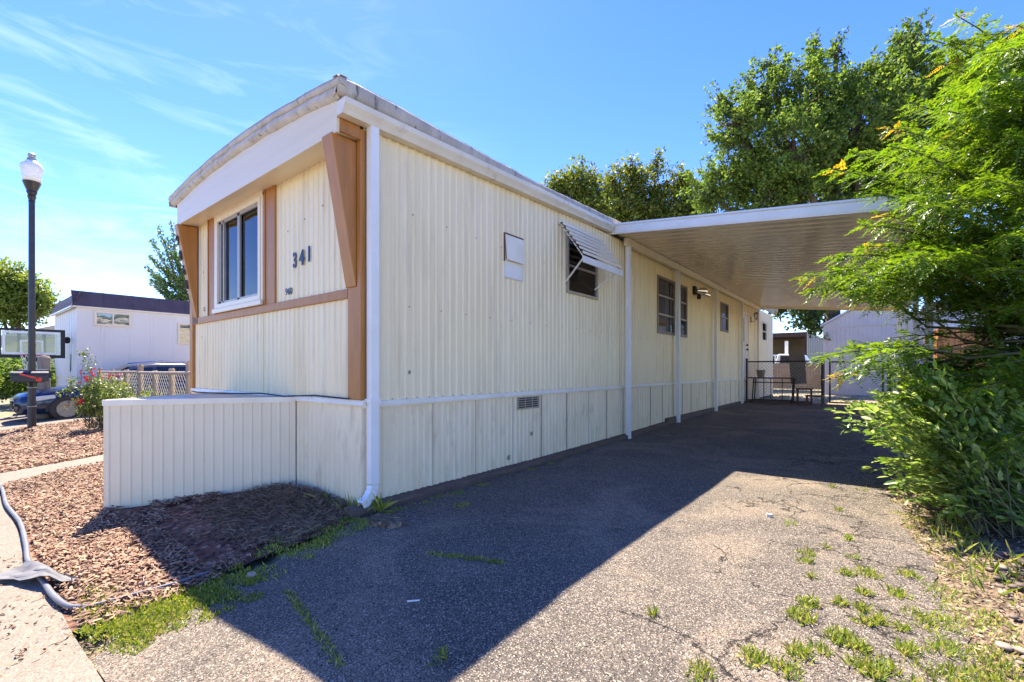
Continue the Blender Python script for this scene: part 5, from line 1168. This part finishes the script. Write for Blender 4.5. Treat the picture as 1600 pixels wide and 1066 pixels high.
# ---- pinnate tree at the right, close to the camera
def pinnate(P0, D0_, Nn, L, npair, ll, lw, rs, droop=.35):
    """vectorised compound leaves. P0 base, D0_ direction, Nn blade normal, L rachis length"""
    n = len(P0); D = unit(D0_); S_ = unit(np.cross(D, Nn)); U = np.cross(S_, D)
    Cs = []; Ds = []; Ls = []; Ws = []; Nrm = []
    for k in range(npair):
        t = (k + .8) / npair; dr = droop * (t ** 2) * L[:, None]
        pos = P0 + D * L[:, None] * t * (1 - .12 * t) + np.array([0, 0, -1.]) * dr
        size = 1 - abs(t - .45) * .75
        for s_ in (1, -1):
            d = unit(S_ * s_ * .93 + D * .38 + np.array([0, 0, -.22]) + .10 * rs.normal(size=(n, 3)))
            Cs.append(pos); Ds.append(d); Ls.append(ll * size * rs.uniform(.85, 1.15, n)); Ws.append(lw * size * rs.uniform(.85, 1.15, n)); Nrm.append(unit(U + .25 * rs.normal(size=(n, 3))))
    pos = P0 + D * L[:, None] * .9 + np.array([0, 0, -1.]) * droop * L[:, None]
    Cs.append(pos); Ds.append(D + np.array([0, 0, -.3])); Ls.append(np.full(n, ll)); Ws.append(np.full(n, lw)); Nrm.append(U)
    return leaves(np.concatenate(Cs), np.concatenate(Ds), np.concatenate(Nrm), np.concatenate(Ls), np.concatenate(Ws), .12)
pt_base = (1.75, 6.0, .1)
pt_ = thing('pinnate_tree', 'near bright green tree with feathery pinnate leaves leaning over the driveway', 'tree', pt_base)
rs = np.random.RandomState(77)
OUT = [(15, 1490), (60, 1450), (100, 1455), (150, 1425), (175, 1400), (200, 1385), (235, 1325), (262, 1295), (285, 1340), (330, 1365), (350, 1345), (385, 1345), (400, 1305), (430, 1250), (450, 1245), (475, 1320), (500, 1390), (530, 1420), (548, 1360), (560, 1275), (580, 1285), (610, 1310), (640, 1300), (665, 1325), (700, 1370), (730, 1400), (780, 1440), (830, 1480), (870, 1560), (900, 1600)]
oy_ = [o_[0] for o_ in OUT]; ox_ = [o_[1] for o_ in OUT]
def leftx(py): return float(np.interp(py, oy_, ox_))
# (tip px, tip py, tip depth, start px, start py, start depth)
BR = [(1494, 24, 4.6, 1640, 150, 5.2), (1455, 62, 4.6, 1610, 150, 5.2), (1470, 100, 4.7, 1610, 190, 5.3), (1560, 60, 4.2, 1660, 140, 4.9), (1590, 40, 4.0, 1680, 120, 4.8), (1420, 160, 4.7, 1590, 260, 5.5), (1388, 200, 4.8, 1580, 290, 5.6),
      (1330, 238, 4.7, 1540, 330, 5.6), (1298, 264, 4.6, 1520, 360, 5.6), (1345, 300, 4.7, 1540, 380, 5.6), (1370, 335, 4.9, 1560, 420, 5.8), (1348, 352, 4.5, 1540, 420, 5.5), (1350, 385, 4.6, 1560, 440, 5.6), (1302, 402, 4.4, 1520, 440, 5.4),
      (1250, 436, 4.3, 1490, 440, 5.3), (1265, 455, 4.4, 1500, 460, 5.4), (1340, 470, 4.5, 1520, 480, 5.5), (1275, 560, 4.3, 1470, 566, 5.1), (1305, 590, 4.4, 1480, 590, 5.2), (1330, 545, 4.6, 1490, 560, 5.3),
      (1490, 200, 4.4, 1640, 330, 5.2), (1530, 140, 4.2, 1680, 260, 5.0), (1470, 260, 4.2, 1640, 380, 5.0), (1440, 330, 4.1, 1620, 430, 4.9), (1500, 330, 3.9, 1660, 420, 4.7), (1560, 240, 3.9, 1690, 340, 4.7), (1420, 390, 4.0, 1600, 470, 4.9), (1480, 400, 3.7, 1660, 470, 4.5), (1540, 420, 3.5, 1700, 480, 4.4),
      (1450, 440, 4.4, 1620, 520, 5.2), (1590, 330, 3.6, 1720, 420, 4.4), (1400, 600, 4.4, 1560, 620, 5.2), (1420, 640, 4.0, 1600, 640, 4.8), (1460, 600, 3.8, 1640, 600, 4.6), (1520, 610, 3.5, 1680, 620, 4.3), (1480, 660, 3.6, 1660, 640, 4.4), (1560, 570, 3.6, 1700, 590, 4.4), (1500, 710, 3.4, 1680, 660, 4.2), (1570, 690, 3.3, 1700, 680, 4.1), (1560, 480, 3.9, 1700, 540, 4.7), (1510, 500, 4.3, 1660, 520, 5.0),
      (1590, 760, 3.4, 1720, 700, 4.2), (1440, 575, 4.9, 1600, 600, 5.6), (1590, 150, 3.9, 1700, 240, 4.7)]
for k in range(125):
    py = rs.uniform(70, 640); lx = leftx(py) + 45
    if 455 < py < 560: py = rs.choice([rs.uniform(380, 450), rs.uniform(575, 700)]); lx = leftx(py) + 50
    if lx > 1600: continue
    px = rs.uniform(lx, 1640); dp = rs.uniform(3.4, 5.6); BR.append((px, py, dp, px + rs.uniform(110, 190), py + rs.uniform(-10, 90), dp + .8))
for k in range(36):
    px = rs.uniform(1395, 1640); py = rs.uniform(370, 600); dp = rs.uniform(4.4, 6.2)
    if 1440 < px + 20 < 1560 and 505 < py < 575: continue
    if px < 1450 and 480 < py < 570: continue
    BR.append((px, py, dp, px + rs.uniform(110, 190), py + rs.uniform(-10, 50), dp + .5))
for k in range(34):
    px = rs.uniform(1385, 1600); py = rs.uniform(440, 575); dp = rs.uniform(3.8, 5.2)
    if px < 1525 and px + 60 > 1465 and 508 < py < 560: continue
    if px < 1440 and 500 < py < 555 and k % 2: continue
    BR.append((px, py, dp, px + rs.uniform(120, 190), py + rs.uniform(-35, 25), dp + .6))
for k in range(45):
    px = rs.uniform(1480, 1660); py = rs.uniform(50, 260); dp = rs.uniform(4.0, 5.2); BR.append((px, py, dp, px + rs.uniform(110, 170), py + rs.uniform(30, 120), dp + .7))
Pb, Db, Nb, Lb = [], [], [], []; Yb = [[], [], [], []]; q = MB()
trunk = [Vector(pt_base), Vector((1.72, 5.9, 1.2)), Vector((1.6, 5.8, 2.2)), Vector((1.55, 5.75, 3.2)), Vector((1.5, 5.7, 4.3))]
for bi, (tx, ty, td, sx_, sy_, sd) in enumerate(BR):
    T = at(tx, ty, td); S0 = at(sx_, sy_, sd); mid = (T + S0) / 2 + Vector((0, 0, .10 * (T - S0).length))
    J = min(trunk, key=lambda p_: (p_ - S0).length + abs(p_.z + .4 - S0.z))
    n = 14; path = []
    for k in range(n + 1):
        t = k / n; path.append(S0 * (1 - t) ** 2 + mid * 2 * t * (1 - t) + T * t * t)
    q.tube([J, (J + S0) / 2 + Vector((0, 0, .12)), S0] + path[2::3] + [T], [.026, .019, .013] + [.011 - .0016 * i for i in range(len(path[2::3]))] + [.002], 5, cap=False)
    LT = (T - S0).length; nl = int(LT / .034)
    for j in range(nl):
        t = .12 + .88 * (j + .5) / nl; i = min(n - 1, int(t * n)); p = path[i].lerp(path[i + 1], t * n - i); tg = (path[i + 1] - path[i]).normalized()
        up_ = Vector((0, 0, 1)); sd_ = tg.cross(up_).normalized(); a_ = (j * 2.4) % 6.283
        out = (sd_ * math.cos(a_) + tg.cross(sd_) * math.sin(a_) * .45)
        d = tg * rs.uniform(.25, .8) + out * .85 + Vector(rs.normal(size=3)) * .15 + Vector((0, 0, .05))
        L_ = rs.uniform(.15, .27) * (1 - .45 * sstep(.8, 1, t)); nn_ = Vector((0, 0, 1)) + Vector(rs.normal(size=3)) * .22
        if gap(p + Vector((0, 0, -.03)), rs): continue
        ylw = t > .88 and rs.rand() < .6 and bi < 22 and bi % 2 == 0
        tgt = Yb if ylw else (Pb, Db, Nb, Lb)
        tgt[0].append(p); tgt[1].append(d); tgt[2].append(nn_); tgt[3].append(L_)
q.build('branches', M['twig'], pt_, smooth=True)
q = MB(); q.tube(trunk, [.10, .085, .07, .05, .03], 10); q.build('trunk', M['bark'], pt_, smooth=True)
V, Fq = pinnate(np.array(Pb), np.array(Db), unit(np.array(Nb)), np.array(Lb), 10, .048, .019, rs); np_mesh('crown', V, Fq, M['pinn'], pt_, offs=pt_base)
V, Fq = pinnate(np.array(Yb[0]), np.array(Yb[1]), unit(np.array(Yb[2])), np.array(Yb[3]), 9, .034, .015, rs, .3); yo = np_mesh('young_leaves', V, Fq, M['young'], pt_, offs=pt_base); yo['label'] = 'orange and yellow young leaves at the branch tips'
# ---- broad-leaved shrub below it
sb_base = (.78, 5.1, .03)
os_ = thing('honeysuckle_shrub', 'broad shrub with oval pale-backed leaves arching onto the driveway under the feathery tree', 'shrub', sb_base)
rs = np.random.RandomState(55); q = MB(); Cs, Ds, Ns, Ls = [], [], [], []
TI = [(1345, 742, 4.9), (1352, 690, 5.0), (1375, 720, 4.7), (1305, 655, 5.2), (1300, 640, 5.0), (1312, 668, 4.9), (1322, 625, 5.2), (1390, 640, 5.0), (1400, 700, 4.5), (1410, 780, 4.4), (1450, 740, 4.0), (1440, 800, 4.2), (1480, 720, 4.2), (1500, 780, 3.8), (1520, 740, 3.9), (1550, 790, 3.6), (1580, 820, 3.5), (1600, 780, 3.6), (1560, 850, 3.4), (1600, 880, 3.3), (1420, 820, 4.3), (1430, 650, 4.6), (1480, 640, 4.6), (1530, 660, 4.5), (1470, 570, 4.9), (1540, 600, 4.7), (1590, 640, 4.4), (1400, 600, 4.9), (1370, 640, 4.8)]
OY, OX = [570, 600, 625, 640, 670, 700, 745, 775, 800, 850, 880], [1420, 1360, 1325, 1320, 1335, 1370, 1375, 1400, 1430, 1490, 1530]
for k in range(330):
    ty = rs.uniform(575, 880); lx = float(np.interp(ty, OY, OX)); tx = lx + abs(rs.normal()) * 95 + (0 if k % 3 else 40)
    if tx < 1640: TI.append((tx, ty, rs.uniform(3.5, 5.2) if ty < 740 else rs.uniform(3.3, 4.4)))
for (tx, ty, td) in TI:
    T = at(tx, ty, td)
    if T.z < .08 or T.x < -.55: 
        if T.z < .08: T.z = .12
    
    S0 = Vector(sb_base) + Vector((rs.uniform(-.25, .35), rs.uniform(-.5, .5), 0)); mid = (S0 + T) / 2 + Vector((0, 0, .12 + .12 * (T - S0).length)); n = 16
    path = [S0 * (1 - k / n) ** 2 + mid * 2 * (k / n) * (1 - k / n) + T * (k / n) ** 2 for k in range(n + 1)]
    q.tube(path[::2], [.0045 - .0004 * i for i in range(len(path[::2]))], 4, cap=False)
    nl = int((T - S0).length / .030)
    for j in range(nl):
        t = .25 + .75 * (j + .5) / nl; i = min(n - 1, int(t * n)); p = path[i].lerp(path[i + 1], t * n - i); tg = (path[i + 1] - path[i]).normalized(); s_ = 1 if j % 2 else -1
        if gap(p, rs): continue
        sd_ = tg.cross(Vector((0, 0, 1))).normalized()
        d = tg * .75 + sd_ * s_ * .7 + Vector(rs.normal(size=3)) * .3 + Vector((0, 0, .12))
        Cs.append(p + Vector(rs.normal(size=3)) * .012); Ds.append(d); Ns.append(Vector((0, 0, 1)) + Vector(rs.normal(size=3)) * .4); Ls.append(rs.uniform(.045, .095))
q.build('stems', M['twig'], os_, smooth=True)
C = np.array(Cs); D = unit(np.array(Ds)); N = unit(np.array(Ns)); L_ = np.array(Ls); S_ = unit(np.cross(D, N)); U = np.cross(S_, D); l = L_[:, None]
pts6 = [C, C + D * l * .3 + S_ * l * .21 + U * l * .06, C + D * l * .65 + S_ * l * .20 + U * l * .05, C + D * l - U * l * .05, C + D * l * .65 - S_ * l * .20 + U * l * .05, C + D * l * .3 - S_ * l * .21 + U * l * .06]
V = np.stack(pts6, 1).reshape(-1, 3); i = np.arange(len(C))[:, None] * 6
Fq = np.concatenate([i + np.array([[0, 1, 2, 3]]), i + np.array([[0, 3, 4, 5]])], 0); np_mesh('foliage', V, Fq, M['oval'], os_, offs=sb_base)
# low weeds in front of the shrub, tall grass by the downspout
grass('tall_grass', [(.65, 3.9, .25, .5, 160), (.45, 4.6, .15, .5, 130)], .13, 45, 'longer grass blades and stems in front of the broad-leaved shrub', wd=.004, zf=vz)
grass('grass_tuft', [(-3.62, 2.27, .03, .03, 14), (-3.50, 2.30, .05, .03, 16), (-3.95, 2.25, .05, .02, 10), (-3.38, 2.42, .03, .05, 20)], .22, 46, 'sparse tall grass blades around the downspout foot', wd=.003)
# distant treeline
tl = MB()
lobs = []
rs = np.random.RandomState(3)
for k in range(26):
    a_ = R(88 + k * 5.2); dd_ = rs.uniform(70, 95); lobs.append(((dd_ * math.cos(a_), dd_ * math.sin(a_), rs.uniform(1.0, 2.0)), (6, 6, rs.uniform(2.0, 3.6))))
o, _ = crown(lobs, 900, 30, .9, .6, 8, (1.5, 3), .9, mt=M['elm'], name='distant_trees'); tag(o, 'far low line of trees on the horizon', 'trees', None, 'stuff')
